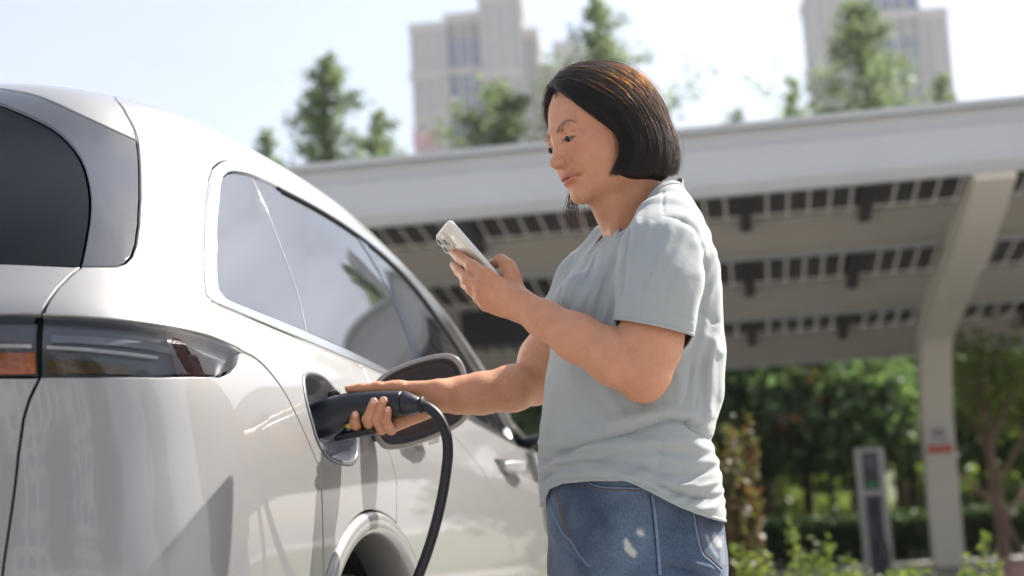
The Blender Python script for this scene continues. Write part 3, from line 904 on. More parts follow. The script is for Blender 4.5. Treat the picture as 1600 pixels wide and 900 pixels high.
def nets(f, lo, hi, h, iters=1, bs=8, safety=1.25):
    """Mesh the zero level of f inside a box with naive surface nets, then project the vertices onto it."""
    lo = np.asarray(lo, float); hi = np.asarray(hi, float)
    nb = np.ceil((hi - lo) / (h * bs)).astype(int)
    g = np.stack(np.meshgrid(*[np.arange(k) for k in nb], indexing='ij'), -1).reshape(-1, 3)
    cen = lo + (g + .5) * bs * h
    dc = batch(f, cen)
    dims = nb * bs + 1
    D = np.empty(dims, F32)
    lim = bs * h * .87 * safety
    act = np.abs(dc) < lim
    for (i, j, k), v in zip(g[~act], dc[~act]):
        D[i*bs:(i+1)*bs+1, j*bs:(j+1)*bs+1, k*bs:(k+1)*bs+1] = v
    loc = np.stack(np.meshgrid(*[np.arange(bs + 1)] * 3, indexing='ij'), -1).reshape(-1, 3)
    ga = g[act]
    step = max(1, 400000 // len(loc))
    for s in range(0, len(ga), step):
        gg = ga[s:s+step]
        pts = (lo + (gg[:, None] * bs + loc[None]) * h).reshape(-1, 3)
        val = f(pts.astype(F32)).reshape(len(gg), bs+1, bs+1, bs+1)
        for (i, j, k), v in zip(gg, val):
            D[i*bs:(i+1)*bs+1, j*bs:(j+1)*bs+1, k*bs:(k+1)*bs+1] = v
    inside_ = D < 0
    c = [inside_[a:dims[0]-1+a, b:dims[1]-1+b, e:dims[2]-1+e] for a in (0, 1) for b in (0, 1) for e in (0, 1)]
    cnt = sum(x.astype(np.int8) for x in c)
    cells = np.argwhere((cnt > 0) & (cnt < 8))
    idx = np.full([d - 1 for d in dims], -1, np.int32); idx[tuple(cells.T)] = np.arange(len(cells))
    acc = np.zeros((len(cells), 3)); num = np.zeros(len(cells))
    corner = [(a, b, e) for a in (0, 1) for b in (0, 1) for e in (0, 1)]
    val = {q: D[cells[:, 0] + q[0], cells[:, 1] + q[1], cells[:, 2] + q[2]] for q in corner}
    for q in corner:
        for ax in range(3):
            if q[ax] == 1: continue
            r = list(q); r[ax] = 1; r = tuple(r)
            a, b = val[q], val[r]; m = (a < 0) != (b < 0)
            t = np.where(m, a / np.where(m, a - b, 1), 0)
            pt = np.array(q, float)[None].repeat(len(cells), 0); pt[:, ax] = t
            acc[m] += pt[m]; num[m] += 1
    V = lo + (cells + acc / num[:, None]) * h
    Q = []
    for ax in range(3):
        u, v = (ax + 1) % 3, (ax + 2) % 3
        sl0 = [slice(0, d) for d in dims]; sl1 = list(sl0)
        sl0[ax] = slice(0, dims[ax] - 1); sl1[ax] = slice(1, dims[ax])
        a = inside_[tuple(sl0)]; b = inside_[tuple(sl1)]
        e = np.argwhere(a != b)
        e = e[(e[:, u] > 0) & (e[:, v] > 0) & (e[:, u] < dims[u] - 1) & (e[:, v] < dims[v] - 1)]
        flip = a[tuple(e.T)]
        def cell(du, dv):
            w = e.copy(); w[:, u] -= du; w[:, v] -= dv; return idx[tuple(w.T)]
        q = np.stack([cell(1, 1), cell(0, 1), cell(0, 0), cell(1, 0)], 1)
        q[~flip] = q[~flip][:, ::-1]
        Q.append(q)
    Q = np.concatenate(Q); Q = Q[(Q >= 0).all(1)]
    for _ in range(iters):
        V = V - step_to(f, V, h * .5)
    return V, Q
def grad(f, V, e):
    V = np.asarray(V, float)
    return np.stack([(batch(f, V + o) - batch(f, V - o)) / (2 * e) for o in np.eye(3) * e], 1)
def step_to(f, V, e):
    g = grad(f, V, e); d = batch(f, V)
    l = np.maximum((g ** 2).sum(1), .05)
    s = (d / l)[:, None] * g
    n = np.linalg.norm(s, axis=1, keepdims=True)
    return s * np.minimum(1, e * 3 / np.maximum(n, 1e-9))
def relax(V, Q, n=1, w=.5):
    """a little Laplacian smoothing"""
    E = np.concatenate([Q[:, [0, 1]], Q[:, [1, 2]], Q[:, [2, 3]], Q[:, [3, 0]]]) if Q.shape[1] == 4 else np.concatenate([Q[:, [0, 1]], Q[:, [1, 2]], Q[:, [2, 0]]])
    for _ in range(n):
        a = np.zeros_like(V); c = np.zeros(len(V))
        np.add.at(a, E[:, 0], V[E[:, 1]]); np.add.at(a, E[:, 1], V[E[:, 0]])
        np.add.at(c, E[:, 0], 1); np.add.at(c, E[:, 1], 1)
        V = V + w * (a / np.maximum(c, 1)[:, None] - V)
    return V
def to_tris(Q): return np.concatenate([Q[:, [0, 1, 2]], Q[:, [0, 2, 3]]])
def vnormals(V, T):
    n = np.zeros_like(V)
    fn_ = np.cross(V[T[:, 1]] - V[T[:, 0]], V[T[:, 2]] - V[T[:, 0]])
    for i in range(3): np.add.at(n, T[:, i], fn_)
    return n / np.maximum(np.linalg.norm(n, axis=1, keepdims=True), 1e-12)
def cut(V, T, gval):
    """Keep the part of a triangle mesh where gval > 0, with a clean edge."""
    V = list(map(tuple, V)); gv = list(gval); out = []; mid = {}
    pos = np.asarray(gval) > 0
    c = pos[T].sum(1)
    out = T[c == 3].tolist()
    def mp(i, j):
        key = (i, j) if i < j else (j, i)
        if key not in mid:
            t = gv[i] / (gv[i] - gv[j]); a = V[i]; b = V[j]
            mid[key] = len(V); V.append(tuple(a[k] + (b[k] - a[k]) * t for k in range(3)))
        return mid[key]
    for t in T[(c == 1) | (c == 2)].tolist():
        p = [pos[i] for i in t]
        if sum(p) == 1:
            k = p.index(True); a, b, d = t[k], t[(k+1) % 3], t[(k+2) % 3]
            out.append([a, mp(a, b), mp(a, d)])
        else:
            k = p.index(False); a, b, d = t[k], t[(k+1) % 3], t[(k+2) % 3]
            m1, m2 = mp(a, b), mp(a, d)
            out.append([m1, b, d]); out.append([m1, d, m2])
    return compact(np.array(V), np.array(out))
def compact(V, T):
    u, inv = np.unique(T, return_inverse=True)
    return V[u], inv.reshape(T.shape)
def poly_dist(P, line):
    """distance of 2-D points to a polyline, and the fraction along it"""
    line = np.asarray(line, float); best = np.full(len(P), 1e9); fr = np.zeros(len(P)); sgn = np.zeros(len(P))
    L = np.r_[0, np.cumsum(np.linalg.norm(np.diff(line, axis=0), axis=1))]
    for i in range(len(line) - 1):
        a, b = line[i], line[i+1]; ba = b - a
        t = np.clip(((P - a) @ ba) / (ba @ ba), 0, 1)
        q = P - a - t[:, None] * ba
        d = np.sqrt((q ** 2).sum(1)); m = d < best
        best[m] = d[m]; fr[m] = ((L[i] + t * (L[i+1] - L[i])) / L[-1])[m]
        sgn[m] = np.sign(ba[0] * q[:, 1] - ba[1] * q[:, 0])[m]
    return best, fr, sgn
# ================================================================== WOMAN
WY = 2.50                                            # depth of her body axis
BYAW = math.radians(20)
B_F = np.array([-math.cos(BYAW), -math.sin(BYAW), 0.0]); B_L = np.cross([0, 0, 1.0], B_F)   # facing, her left (towards the camera)
PERSON = empty('person', (float(at(990, 700, WY)[0]), WY, float(ground_z(0, WY))))
tag(PERSON, 'woman in pale grey T-shirt and jeans looking down at a phone', 'person')

# ---- head frame (fitted to eyes, nose, mouth, chin and ear in the photo)
H_YAW, H_PIT, H_ROL = math.radians(29.5), math.radians(13.5), math.radians(6.2)
H_S = .9463 * 2.46 / 2.42
_f0 = np.array([-math.cos(H_YAW), -math.sin(H_YAW), 0]); _l0 = np.cross([0, 0, 1.0], _f0); _z = np.array([0, 0, 1.0])
HY = _f0 * math.cos(H_PIT) - _z * math.sin(H_PIT); _Z = _z * math.cos(H_PIT) + _f0 * math.sin(H_PIT)
HX = _l0 * math.cos(H_ROL) + _Z * math.sin(H_ROL); HZ = _Z * math.cos(H_ROL) - _l0 * math.sin(H_ROL)
HC_ = at(933, 216.5, 2.46)
HM = np.stack([HX, HY, HZ], 1).astype(F32)           # local -> world columns
def h2w(q): return HC_ + H_S * (np.asarray(q, float) @ np.asarray(HM, float).T)
def w2h(p): return ((p - HC_.astype(F32)) @ HM / F32(H_S)).astype(F32)

def gauss2(x, z, cx, cz, sx, sz): return np.exp(-((x - cx) / sx) ** 2 - ((z - cz) / sz) ** 2)
def head_local(q):
    x, y, z = q[:, 0], q[:, 1], q[:, 2]
    ax = np.abs(x); qs = np.stack([ax, y, z], 1)                 # symmetric copy
    d = ell(q, (0, -.014, .040), (.072, .094, .086))              # cranium
    d = smin(d, ell(q, (0, .020, -.012), (.0645, .0715, .086)), .02)   # face block
    d = smin(d, ell(q, (0, .032, -.066), (.049, .052, .045)), .022)    # jaw
    d = smin(d, ell(q, (0, .070, -.094), (.025, .021, .019)), .016)    # chin
    d = smin(d, ell(qs, (.038, .042, -.032), (.029, .034, .034)), .02)   # cheeks
    d = smin(d, ell(qs, (.041, .012, -.072), (.019, .030, .026)), .022)  # jaw angle
    d = smin(d, ell(qs, (.042, .052, -.006), (.021, .018, .014)), .016)  # cheekbone
    d = smin(d, ell(qs, (.027, .072, .026), (.024, .0135, .009)), .014)   # brow
    d = smax(d, -ell(qs, (.031, .099, .0085), (.018, .0125, .0095)), .010)   # eye socket
    d = smin(d, cone(q, (0, .079, .016), (0, .099, -.022), .0072, .0095), .012)   # nose bridge
    d = smin(d, ell(q, (0, .1035, -.0285), (.0115, .0118, .0098)), .007)          # nose tip
    d = smin(d, ell(qs, (.0132, .0915, -.0318), (.0080, .0110, .0078)), .006)     # alae
    d = smax(d, -ell(qs, (.0070, .1020, -.0400), (.0042, .0055, .0036)), .003)    # nostrils
    d = smin(d, ell(q, (0, .072, -.060), (.030, .0235, .018)), .012)              # mouth mound
    lipz = .0016 * (ax / .02) ** 2
    ql = np.stack([x, y, z + lipz], 1)
    d = smin(d, ell(ql, (0, .083, -.0560), (.0225, .0150, .0052)), .0045)         # upper lip
    d = smin(d, ell(ql, (0, .0825, -.0675), (.0185, .0150, .0060)), .0045)        # lower lip
    d = smax(d, -ell(ql, (0, .101, -.0612), (.027, .018, .0010)), .0030)          # mouth line
    d = smax(d, -ell(qs, (.0265, .0835, -.0630), (.004, .006, .0035)), .006)      # mouth corner
    d = smax(d, -cone(qs, (.0195, .0915, -.0335), (.0335, .0800, -.0570), .0022, .0022), .011)  # nasolabial
    d = smax(d, -cone(q, (0, .098, -.0455), (0, .100, -.0505), .0016, .0020), .006)             # philtrum
    d = smin(d, ell(qs, (.0315, .0710, .0080), (.0168, .0143, .0120)), .0045)     # lids
    d = smax(d, -ell(np.stack([ax, y, z + .16 * (ax - .0315)], 1), (.0320, .0900, .0030), (.0130, .0090, .0009)), .0013)   # slit
    d = smax(d, -cone(qs, (.0200, .0870, .0145), (.0450, .0740, .0125), .0010, .0010), .0040)     # lid crease
    d = smax(d, -cone(qs, (.0062, .0965, .0140), (.0072, .0955, .0300), .0022, .0016), .0055)     # frown
    d = smin(d, ell(q, (0, .0865, .024), (.0060, .0075, .010)), .008)
    # ear (the near one shows under the hair)
    e = ell(qs, (.0735, -.012, -.004), (.0085, .0175, .029))
    e = smax(e, -ell(qs, (.0830, -.010, .000), (.0060, .0105, .018)), .004)
    e = smin(e, ell(qs, (.0720, -.004, -.030), (.0055, .0080, .0085)), .006)
    d = smin(d, e, .005)
    return d

NECK_B = at(1003, 352, 2.505)
NECK_T = h2w((0, -.030, -.045))
def skin_head(p):
    d = head_local(w2h(p)) * F32(H_S)
    n = cone(p, NECK_T, NECK_B, .055, .060)
    n = smin(n, cone(p, h2w((0, .018, -.082)), NECK_B + np.array([-.015, -.005, -.02]), .040, .050), .02)
    n = smin(n, cone(p, h2w((.046, -.022, -.035)), at(962, 362, 2.455), .012, .008), .016)   # neck muscle
    d = smin(d, n, .016)
    d = smin(d, ell(p, at(1008, 418, 2.51), (.085, .10, .06)), .03)
    return d

# ---- limbs: joints from the photo, near arm holds the phone
def J(x, y, Y): return at(x, y, Y)
NS = [J(1030, 384, 2.365), J(1028, 470, 2.308), J(1015, 535, 2.292), J(1006, 580, 2.288)]
NF = [J(1004, 582, 2.288), J(960, 558, 2.295), J(900, 527, 2.315), J(850, 499, 2.338), J(816, 478, 2.352)]
def near_arm(p):
    d = chain(p, NS, [.046, .053, .050, .0455], .02)
    d = smin(d, chain(p, NF, [.0435, .0430, .0370, .0285, .0235], .02), .008)
    d = smin(d, ell(p, J(1004, 605, 2.290), (.024, .028, .020)), .02)            # point of the elbow
    d = smin(d, near_hand(p), .012)
    return d
def near_hand(p):
    W = J(816, 478, 2.352)
    K = [J(757, 430, 2.340), J(752, 446, 2.338), J(754, 461, 2.346), J(760, 475, 2.360)]
    d = cone(p, W, K[0], .0215, .0135)
    d = smin(d, cone(p, W, K[1], .0205, .0130), .012)
    d = smin(d, cone(p, W, K[2], .0200, .0125), .012)
    d = smin(d, cone(p, J(806, 484, 2.362), K[3], .0185, .0120), .012)
    d = smin(d, ell(p, J(786, 466, 2.362), (.027, .018, .026)), .014)
    d = smin(d, cone(p, J(806, 462, 2.368), J(796, 428, 2.378), .0200, .0150), .014)      # ball of the thumb
    th = chain(p, [J(800, 436, 2.376), J(793, 416, 2.385), J(783, 408, 2.396), J(772, 412, 2.402)], [.0150, .0125, .0110, .0088], .006)
    d = smin(d, th, .008)
    ix = chain(p, [K[0], J(737, 416, 2.357), J(721, 403, 2.394), J(710, 395, 2.420)], [.0132, .0105, .0088, .0074], .006)
    md = chain(p, [K[1], J(731, 435, 2.354), J(718, 424, 2.392), J(710, 415, 2.428)], [.0128, .0105, .0088, .0072], .006)
    rg = chain(p, [K[2], J(737, 452, 2.360), J(728, 444, 2.394), J(723, 434, 2.425)], [.0122, .0098, .0084, .0070], .006)
    pk = chain(p, [K[3], J(748, 466, 2.370), J(741, 458, 2.396), J(735, 448, 2.422)], [.0112, .0088, .0074, .0064], .006)
    f = smin(ix, md, .002); f = smin(f, rg, .002); f = smin(f, pk, .002)
    return smin(d, f, .005)

# plug axis (the far hand holds it)
PORT_C = carw(S(np.array([tok((519, 655))]), 0.0))[0]
PORT_Y = float(PORT_C[1])
PL = lambda x, y, dy=0.0: at(x, y, PORT_Y - .20 * (x - 519) * PORT_Y / FPX + dy)      # points in the plug's upright plane
FS = [J(965, 410, 2.62), J(904, 470, 2.69), J(850, 560, 2.735), J(836, 598, 2.735)]
FF = [J(838, 596, 2.735), J(800, 607, 2.70), J(750, 615, 2.685), PL(714, 618, .085), PL(690, 618, .066)]
def far_arm(p):
    d = chain(p, FS, [.036, .044, .045, .0435], .02)
    d = smin(d, chain(p, FF, [.0415, .0410, .0365, .0310, .0262], .02), .010)
    d = smin(d, far_hand(p), .012)
    return d
def far_hand(p):
    # palm lies behind and over the handle, thumb on top, fingers come up on the near side
    W = PL(690, 618, .066)
    K = [PL(586, 640, .046), PL(600, 648, .048), PL(614, 652, .048), PL(626, 655, .046)]
    d = cone(p, W, K[0], .0230, .0150)
    for k_, r in ((1, .0145), (2, .0140), (3, .0135)): d = smin(d, cone(p, W, K[k_], .0220, r), .012)
    d = smin(d, ell(p, PL(642, 636, .058), (.032, .018, .022)), .014)
    d = smin(d, cone(p, PL(672, 636, .062), PL(622, 661, .024), .018, .0140), .012)       # heel of the hand
    d = smin(d, cone(p, PL(678, 608, .058), PL(616, 607, .030), .0165, .0130), .012)      # ball of the thumb
    th = chain(p, [PL(624, 607, .032), PL(590, 606, .016), PL(563, 607.5, .006), PL(545, 608, .000)], [.0135, .0110, .0093, .0072], .006)
    d = smin(d, th, .010)
    def fg(k_, a, b, c, r): return chain(p, [K[k_], PL(a[0], a[1], a[2]), PL(b[0], b[1], b[2]), PL(c[0], c[1], c[2])], r, .005)
    ix = fg(0, (560, 671, .020), (554, 661, -.022), (555, 648, -.030), [.0130, .0105, .0096, .0078])
    md = fg(1, (578, 668, .012), (574, 655, -.028), (584, 628, -.034), [.0128, .0105, .0096, .0078])
    rg = fg(2, (596, 670, .010), (588, 656, -.028), (599, 626, -.034), [.0125, .0104, .0095, .0077])
    pk = fg(3, (611, 671, .006), (603, 660, -.026), (606, 641, -.032), [.0115, .0095, .0085, .0070])
    f = smin(smin(smin(ix, md, .0018), rg, .0018), pk, .0018)
    return smin(d, f, .005)

# ---- torso and legs as stacked ovals: (photo y, front x, back x, half width)
def oval_stack(rows, yaw_f=B_F, yaw_l=B_L, Y=WY, ex=2.3):
    z = []; cx = []; cy = []; a = []; b = []
    for (y, xf, xb, bw) in rows:
        c = at((xf + xb) / 2, y, Y); half = (xb - xf) / 2 * Y / FPX
        aa = math.sqrt(max(half ** 2 - (yaw_l[0] * bw) ** 2, .0016)) / abs(yaw_f[0])
        z.append(c[2]); cx.append(c[0]); cy.append(c[1]); a.append(aa); b.append(bw)
    o = np.argsort(z); T_ = [np.array(v)[o] for v in (z, cx, cy, a, b)]
    def smooth_tab(zq, t):
        zz = np.linspace(T_[0][0], T_[0][-1], 160); v = np.interp(zz, T_[0], t)
        kk = np.hanning(15); kk /= kk.sum(); vp = np.pad(v, 7, mode='edge'); v = np.convolve(vp, kk, 'valid')
        return np.interp(zq, zz, v)
    def f(p, grow=0.0):
        zq = np.clip(p[:, 2], T_[0][0], T_[0][-1])
        X = p[:, 0] - smooth_tab(zq, T_[1]); Yy = p[:, 1] - smooth_tab(zq, T_[2])
        A_ = smooth_tab(zq, T_[3]) + grow; B_ = smooth_tab(zq, T_[4]) + grow
        u = np.abs(X * yaw_f[0] + Yy * yaw_f[1]) / A_; v = np.abs(X * yaw_l[0] + Yy * yaw_l[1]) / B_
        d2 = ((u ** ex + v ** ex) ** (1 / ex) - 1) * np.minimum(A_, B_)
        dz = np.maximum(T_[0][0] - p[:, 2], p[:, 2] - T_[0][-1])
        return np.maximum(d2, dz).astype(F32)
    return f
TORSO = oval_stack([(286, 1015, 1040, .05), (300, 994, 1041, .075), (318, 970, 1057, .120), (345, 947, 1077, .155), (380, 919, 1095, .176), (420, 897, 1108, .186), (470, 881, 1116, .190),
                    (530, 866, 1121, .190), (590, 856, 1122, .190), (640, 851, 1117, .195), (682, 847, 1101, .200), (705, 846, 1097, .202), (735, 846, 1111, .205), (760, 848, 1113, .206), (790, 852, 1117, .207), (850, 854, 1119, .205)])
JEANS = oval_stack([(650, 872, 1090, .165), (700, 864, 1098, .174), (745, 858, 1100, .180), (790, 858, 1114, .182), (830, 861, 1121, .185), (870, 867, 1124, .185), (900, 875, 1121, .181), (935, 890, 1112, .174)], ex=2.2)
hipc = at(998, 880, WY)
LEGN = [hipc + B_L * .088 + np.array([0, 0, -.02]), hipc + B_L * .095 + np.array([0, 0, -.40]), None]
LEGF = [hipc - B_L * .090 + B_F * .025 + np.array([0, 0, -.02]), hipc - B_L * .095 + B_F * .03 + np.array([0, 0, -.40]), None]
for L_ in (LEGN, LEGF):
    g_ = L_[1].copy(); g_[2] = float(ground_z(0, g_[1])) + .09; L_[2] = g_
def legs(p, g):
    d = None
    for L_ in (LEGN, LEGF):
        e = chain(p, L_, [.097 + g, .066 + g, .048 + g], .03)
        e = smin(e, cone(p, L_[1] - B_F * .01, L_[1] * .5 + L_[2] * .5 - B_F * .012, .055 + g, .056 + g), .03)
        d = e if d is None else smin(d, e, .012)
    return d
def jeans_f(p):
    d = smin(JEANS(p), legs(p, .004), .03)
    return d
def body_low(p):
    wz = F32(at(990, 722, WY)[2])
    d = smin(np.maximum(TORSO(p, -.018), wz - p[:, 2]), JEANS(p, -.014), .012)
    return smin(d, legs(p, -.012), .03)

SKIN = None
def skin_mat():
    m, nt, b = new_mat('skin')
    N = nt.nodes; L = nt.links
    tc = N.new('ShaderNodeTexCoord')
    n1 = N.new('ShaderNodeTexNoise'); n1.inputs['Scale'].default_value = 26; n1.inputs['Detail'].default_value = 8; n1.inputs['Roughness'].default_value = .65
    L.new(tc.outputs['Object'], n1.inputs['Vector'])
    mx = N.new('ShaderNodeMix'); mx.data_type = 'RGBA'
    mx.inputs['A'].default_value = srgb(180, 116, 82); mx.inputs['B'].default_value = srgb(218, 166, 132)
    L.new(n1.outputs['Fac'], mx.inputs['Factor'])
    # lips, cheeks, finger tips and brows come from a painted attribute
    at_ = N.new('ShaderNodeAttribute'); at_.attribute_name = 'tone'
    sp = N.new('ShaderNodeSeparateColor'); L.new(at_.outputs['Color'], sp.inputs[0])
    m2 = N.new('ShaderNodeMix'); m2.data_type = 'RGBA'; m2.inputs['B'].default_value = srgb(176, 92, 84)
    L.new(sp.outputs[0], m2.inputs['Factor']); L.new(mx.outputs['Result'], m2.inputs['A'])
    m3 = N.new('ShaderNodeMix'); m3.data_type = 'RGBA'; m3.inputs['B'].default_value = srgb(46, 32, 27)
    L.new(sp.outputs[1], m3.inputs['Factor']); L.new(m2.outputs['Result'], m3.inputs['A'])
    n3 = N.new('ShaderNodeTexNoise'); n3.inputs['Scale'].default_value = 190; n3.inputs['Detail'].default_value = 3
    L.new(tc.outputs['Object'], n3.inputs['Vector'])
    sp_ = N.new('ShaderNodeMapRange'); sp_.inputs['From Min'].default_value = .64; sp_.inputs['From Max'].default_value = .74; sp_.inputs['To Max'].default_value = .35
    L.new(n3.outputs['Fac'], sp_.inputs['Value'])
    m4 = N.new('ShaderNodeMix'); m4.data_type = 'RGBA'; m4.inputs['B'].default_value = srgb(150, 94, 68)
    L.new(sp_.outputs['Result'], m4.inputs['Factor']); L.new(m3.outputs['Result'], m4.inputs['A'])
    L.new(m4.outputs['Result'], b.inputs['Base Color'])
    b.inputs['Roughness'].default_value = .47
    b.inputs['Subsurface Weight'].default_value = .22
    b.inputs['Subsurface Radius'].default_value = (1.0, .35, .18)
    b.inputs['Subsurface Scale'].default_value = .008
    b.inputs['Specular IOR Level'].default_value = .42
    n2 = N.new('ShaderNodeTexVoronoi'); n2.inputs['Scale'].default_value = 420
    L.new(tc.outputs['Object'], n2.inputs['Vector'])
    n4 = N.new('ShaderNodeTexNoise'); n4.inputs['Scale'].default_value = 60; n4.inputs['Detail'].default_value = 5
    L.new(tc.outputs['Object'], n4.inputs['Vector'])
    ad = N.new('ShaderNodeMath'); ad.operation = 'ADD'; L.new(n2.outputs['Distance'], ad.inputs[0]); L.new(n4.outputs['Fac'], ad.inputs[1])
    bp = N.new('ShaderNodeBump'); bp.inputs['Strength'].default_value = .5; bp.inputs['Distance'].default_value = .0011
    L.new(ad.outputs[0], bp.inputs['Height']); L.new(bp.outputs['Normal'], b.inputs['Normal'])
    return m
SKIN = skin_mat()

def bbox(pts, m): P = np.array(pts); return P.min(0) - m, P.max(0) + m
HV, HQ = nets(skin_head, *bbox([h2w((x, y, z)) for x in (-.08, .08) for y in (-.11, .115) for z in (-.115, .13)] + [at(1000, 420, 2.5)], .025), .0017)
AV, AQ = nets(near_arm, *bbox(NS + NF + [J(700, 395, 2.37), J(770, 400, 2.41), J(700, 500, 2.30)], .055), .0017)
BV, BQ = nets(far_arm, *bbox(FS + FF + [PL(540, 605), PL(560, 675), PL(600, 640, -.05)], .05), .0017)
low_lo = np.array([hipc[0] - .25, WY - .28, LEGN[2][2] - .06]); low_hi = np.array([hipc[0] + .25, WY + .28, at(1000, 350, WY)[2]])
CV, CQ = nets(body_low, low_lo, low_hi, .008)
def tone_head(V):
    q = w2h(np.asarray(V, F32)); x, y, z = q.T; ax = np.abs(x); zz_ = z + .0016 * (ax / .02) ** 2
    front = np.clip((y - .06) / .02, 0, 1)
    up = np.exp(-((zz_ + .0565) / .0042) ** 4) * np.clip((.0245 - ax) / .004, 0, 1)
    lo = np.exp(-((zz_ + .0672) / .0055) ** 4) * np.clip((.0215 - ax) / .004, 0, 1)
    lips = np.clip(up + lo, 0, 1) * front * .72
    line = np.exp(-((zz_ + .0612) / .0010) ** 2) * (ax < .025) * front * .5
    cheek = gauss2(ax, z, .042, -.022, .020, .018) * .34 + gauss2(ax, z, 0, -.028, .014, .012) * .18 + gauss2(ax, z, .078, -.01, .012, .03) * .25
    brow_c = .0235 + .006 * np.sin(np.clip((ax - .012) / .036, 0, 1) * math.pi * .8)
    brow = np.exp(-((z - brow_c) / .0036) ** 2) * np.clip((ax - .009) / .006, 0, 1) * np.clip((.052 - ax) / .012, 0, 1) * front * .22
    zl = z + .16 * (ax - .0315) - .0030
    lash = np.exp(-((zl - .0012) / .0019) ** 2) * np.clip((.0155 - np.abs(ax - .032)) / .003, 0, 1) * front * 1.0
    return np.stack([np.clip(lips + cheek * (y > .02), 0, 1), np.clip(brow + lash + line, 0, 1), x * 0, x * 0 + 1], 1)
tips = [J(708, 394, 2.42), J(708, 413, 2.43), J(770, 412, 2.40), PL(555, 645, -.03), PL(585, 624, -.034), PL(599, 623, -.034), PL(606, 638, -.032), PL(543, 608)]
def tone_hand(V):
    r = np.zeros(len(V))
    for t in tips: r = np.maximum(r, .30 * np.exp(-(np.linalg.norm(V - t, axis=1) / .012) ** 2))
    for t in (J(1004, 612, 2.27), J(733, 438, 2.34), J(752, 446, 2.33)): r = np.maximum(r, .16 * np.exp(-(np.linalg.norm(V - t, axis=1) / .02) ** 2))
    return np.stack([r, r * 0, r * 0, r * 0 + 1], 1)
ALLV = np.concatenate([HV, AV, BV, CV]); o1, o2, o3 = len(HV), len(HV) + len(AV), len(HV) + len(AV) + len(BV)
ALLQ = np.concatenate([HQ, AQ + o1, BQ + o2, CQ + o3])
bme = mesh_from('body', ALLV, ALLQ)
ca = bme.color_attributes.new('tone', 'FLOAT_COLOR', 'POINT')
tone = np.concatenate([tone_head(HV), tone_hand(AV), tone_hand(BV), np.tile([0, 0, 0, 1.0], (len(CV), 1))])
ca.data.foreach_set('color', tone.astype(F32).ravel())
BODY = link('body', bme, SKIN, PERSON)
# ---- eyes, lashes, brows
EYEW = pbr('eye_white', srgb(132, 116, 106), rough=.35, coat=.0, spec=.3)
IRIS = pbr('dark_iris', srgb(22, 14, 11), rough=.25, coat=.15, spec=.3)
def sphere_mesh(c, r, n=20, m=12, sc=(1, 1, 1), frame=None):
    V = []; 
    for i in range(m + 1):
        t = math.pi * i / m
        for j in range(n):
            a = math.tau * j / n
            V.append((r * sc[0] * math.sin(t) * math.cos(a), r * sc[1] * math.sin(t) * math.sin(a), r * sc[2] * math.cos(t)))
    V = np.array(V)
    if frame is not None: V = V @ frame.T
    V = V + np.asarray(c)
    F_ = [[i*n+j, (i+1)*n+j, (i+1)*n+(j+1) % n, i*n+(j+1) % n] for i in range(m) for j in range(n)]
    return V, F_
for sx in (1, -1):
    c = h2w((sx * .0315, .0735, .0055))
    e = link('eye', mesh_from('eye', *sphere_mesh(c, .0122 * H_S)), EYEW, PERSON)
    gz = np.array([-.10, .95, -.22]); gz /= np.linalg.norm(gz)
    ic = c + (np.asarray(HM, float) @ gz) * .0080 * H_S
    link('iris', mesh_from('iris', *sphere_mesh(ic, .0068 * H_S, 16, 10)), IRIS, e)
HAIRDARK = pbr('eyebrow_hair', srgb(44, 30, 24), rough=.5)
def head_surface(q, n=4):
    """push a head-local point onto the face"""
    q = np.asarray(q, float).copy()
    for _ in range(n):
        q = q - step_to(head_local, q, .002)
    return q
def brow_hairs(side, rng):
    V = []; F_ = []
    n = 150
    t = rng.random(n); ax = .0105 + .040 * t
    zc = .0225 + .0048 * np.sin(np.clip(t * 1.1, 0, 1) * math.pi * .75) + (rng.random(n) - .5) * .0058 * (1 - .5 * t)
    q = head_surface(np.stack([side * ax, .085 - .25 * ax, zc], 1), 6)
    ang = .9 - 1.0 * t + rng.normal(0, .18, n)
    d = np.stack([side * np.cos(ang), -.25 * np.cos(ang), np.sin(ang)], 1)
    g = grad(head_local, q, .002); g /= np.linalg.norm(g, axis=1, keepdims=True)
    d -= (d * g).sum(1)[:, None] * g
    L_ = .0062 + rng.random(n) * .003
    for i in range(n):
        a = q[i] + g[i] * .0002; b = q[i] + d[i] * L_[i] + g[i] * .0006
        w = np.cross(d[i], g[i]) * .00013
        k = len(V); V += [h2w(a - w), h2w(a + w), h2w((a + b) / 2 + w * .8 + g[i] * .0003), h2w((a + b) / 2 - w * .8 + g[i] * .0003), h2w(b)]
        F_ += [[k, k+1, k+2, k+3], [k+3, k+2, k+4]]
    return np.array(V), F_
rng = np.random.default_rng(3)
for side in (1, -1):
    tag(link('eyebrow', mesh_from('eyebrow', *brow_hairs(side, rng)), HAIRDARK, PERSON), kind='stuff')
def lashes(side):
    V = []; F_ = []
    for k in range(34):
        u = -1 + 2 * k / 33
        ax = .0320 + .0128 * u
        z0 = .0036 - .16 * (ax - .0315) + .0014 * (1 - u * u)
        p = head_surface([[side * ax, .092 - .3 * (ax - .02), z0]], 5)[0]
        tip = p + np.array([side * (.0015 + .002 * u), .0042 * (1 - .3 * abs(u)), -.0040])
        w = np.array([.00022, 0, 0]); m = (p + tip) / 2 + np.array([0, .0008, -.0005])
        i = len(V); V += [h2w(p - w), h2w(p + w), h2w(m + w), h2w(m - w), h2w(tip)]
        F_ += [[i, i+1, i+2, i+3], [i+3, i+2, i+4]]
    return np.array(V), F_
for side in (1, -1):
    tag(link('eyelashes', mesh_from('eyelashes', *lashes(side)), HAIRDARK, PERSON), kind='stuff')

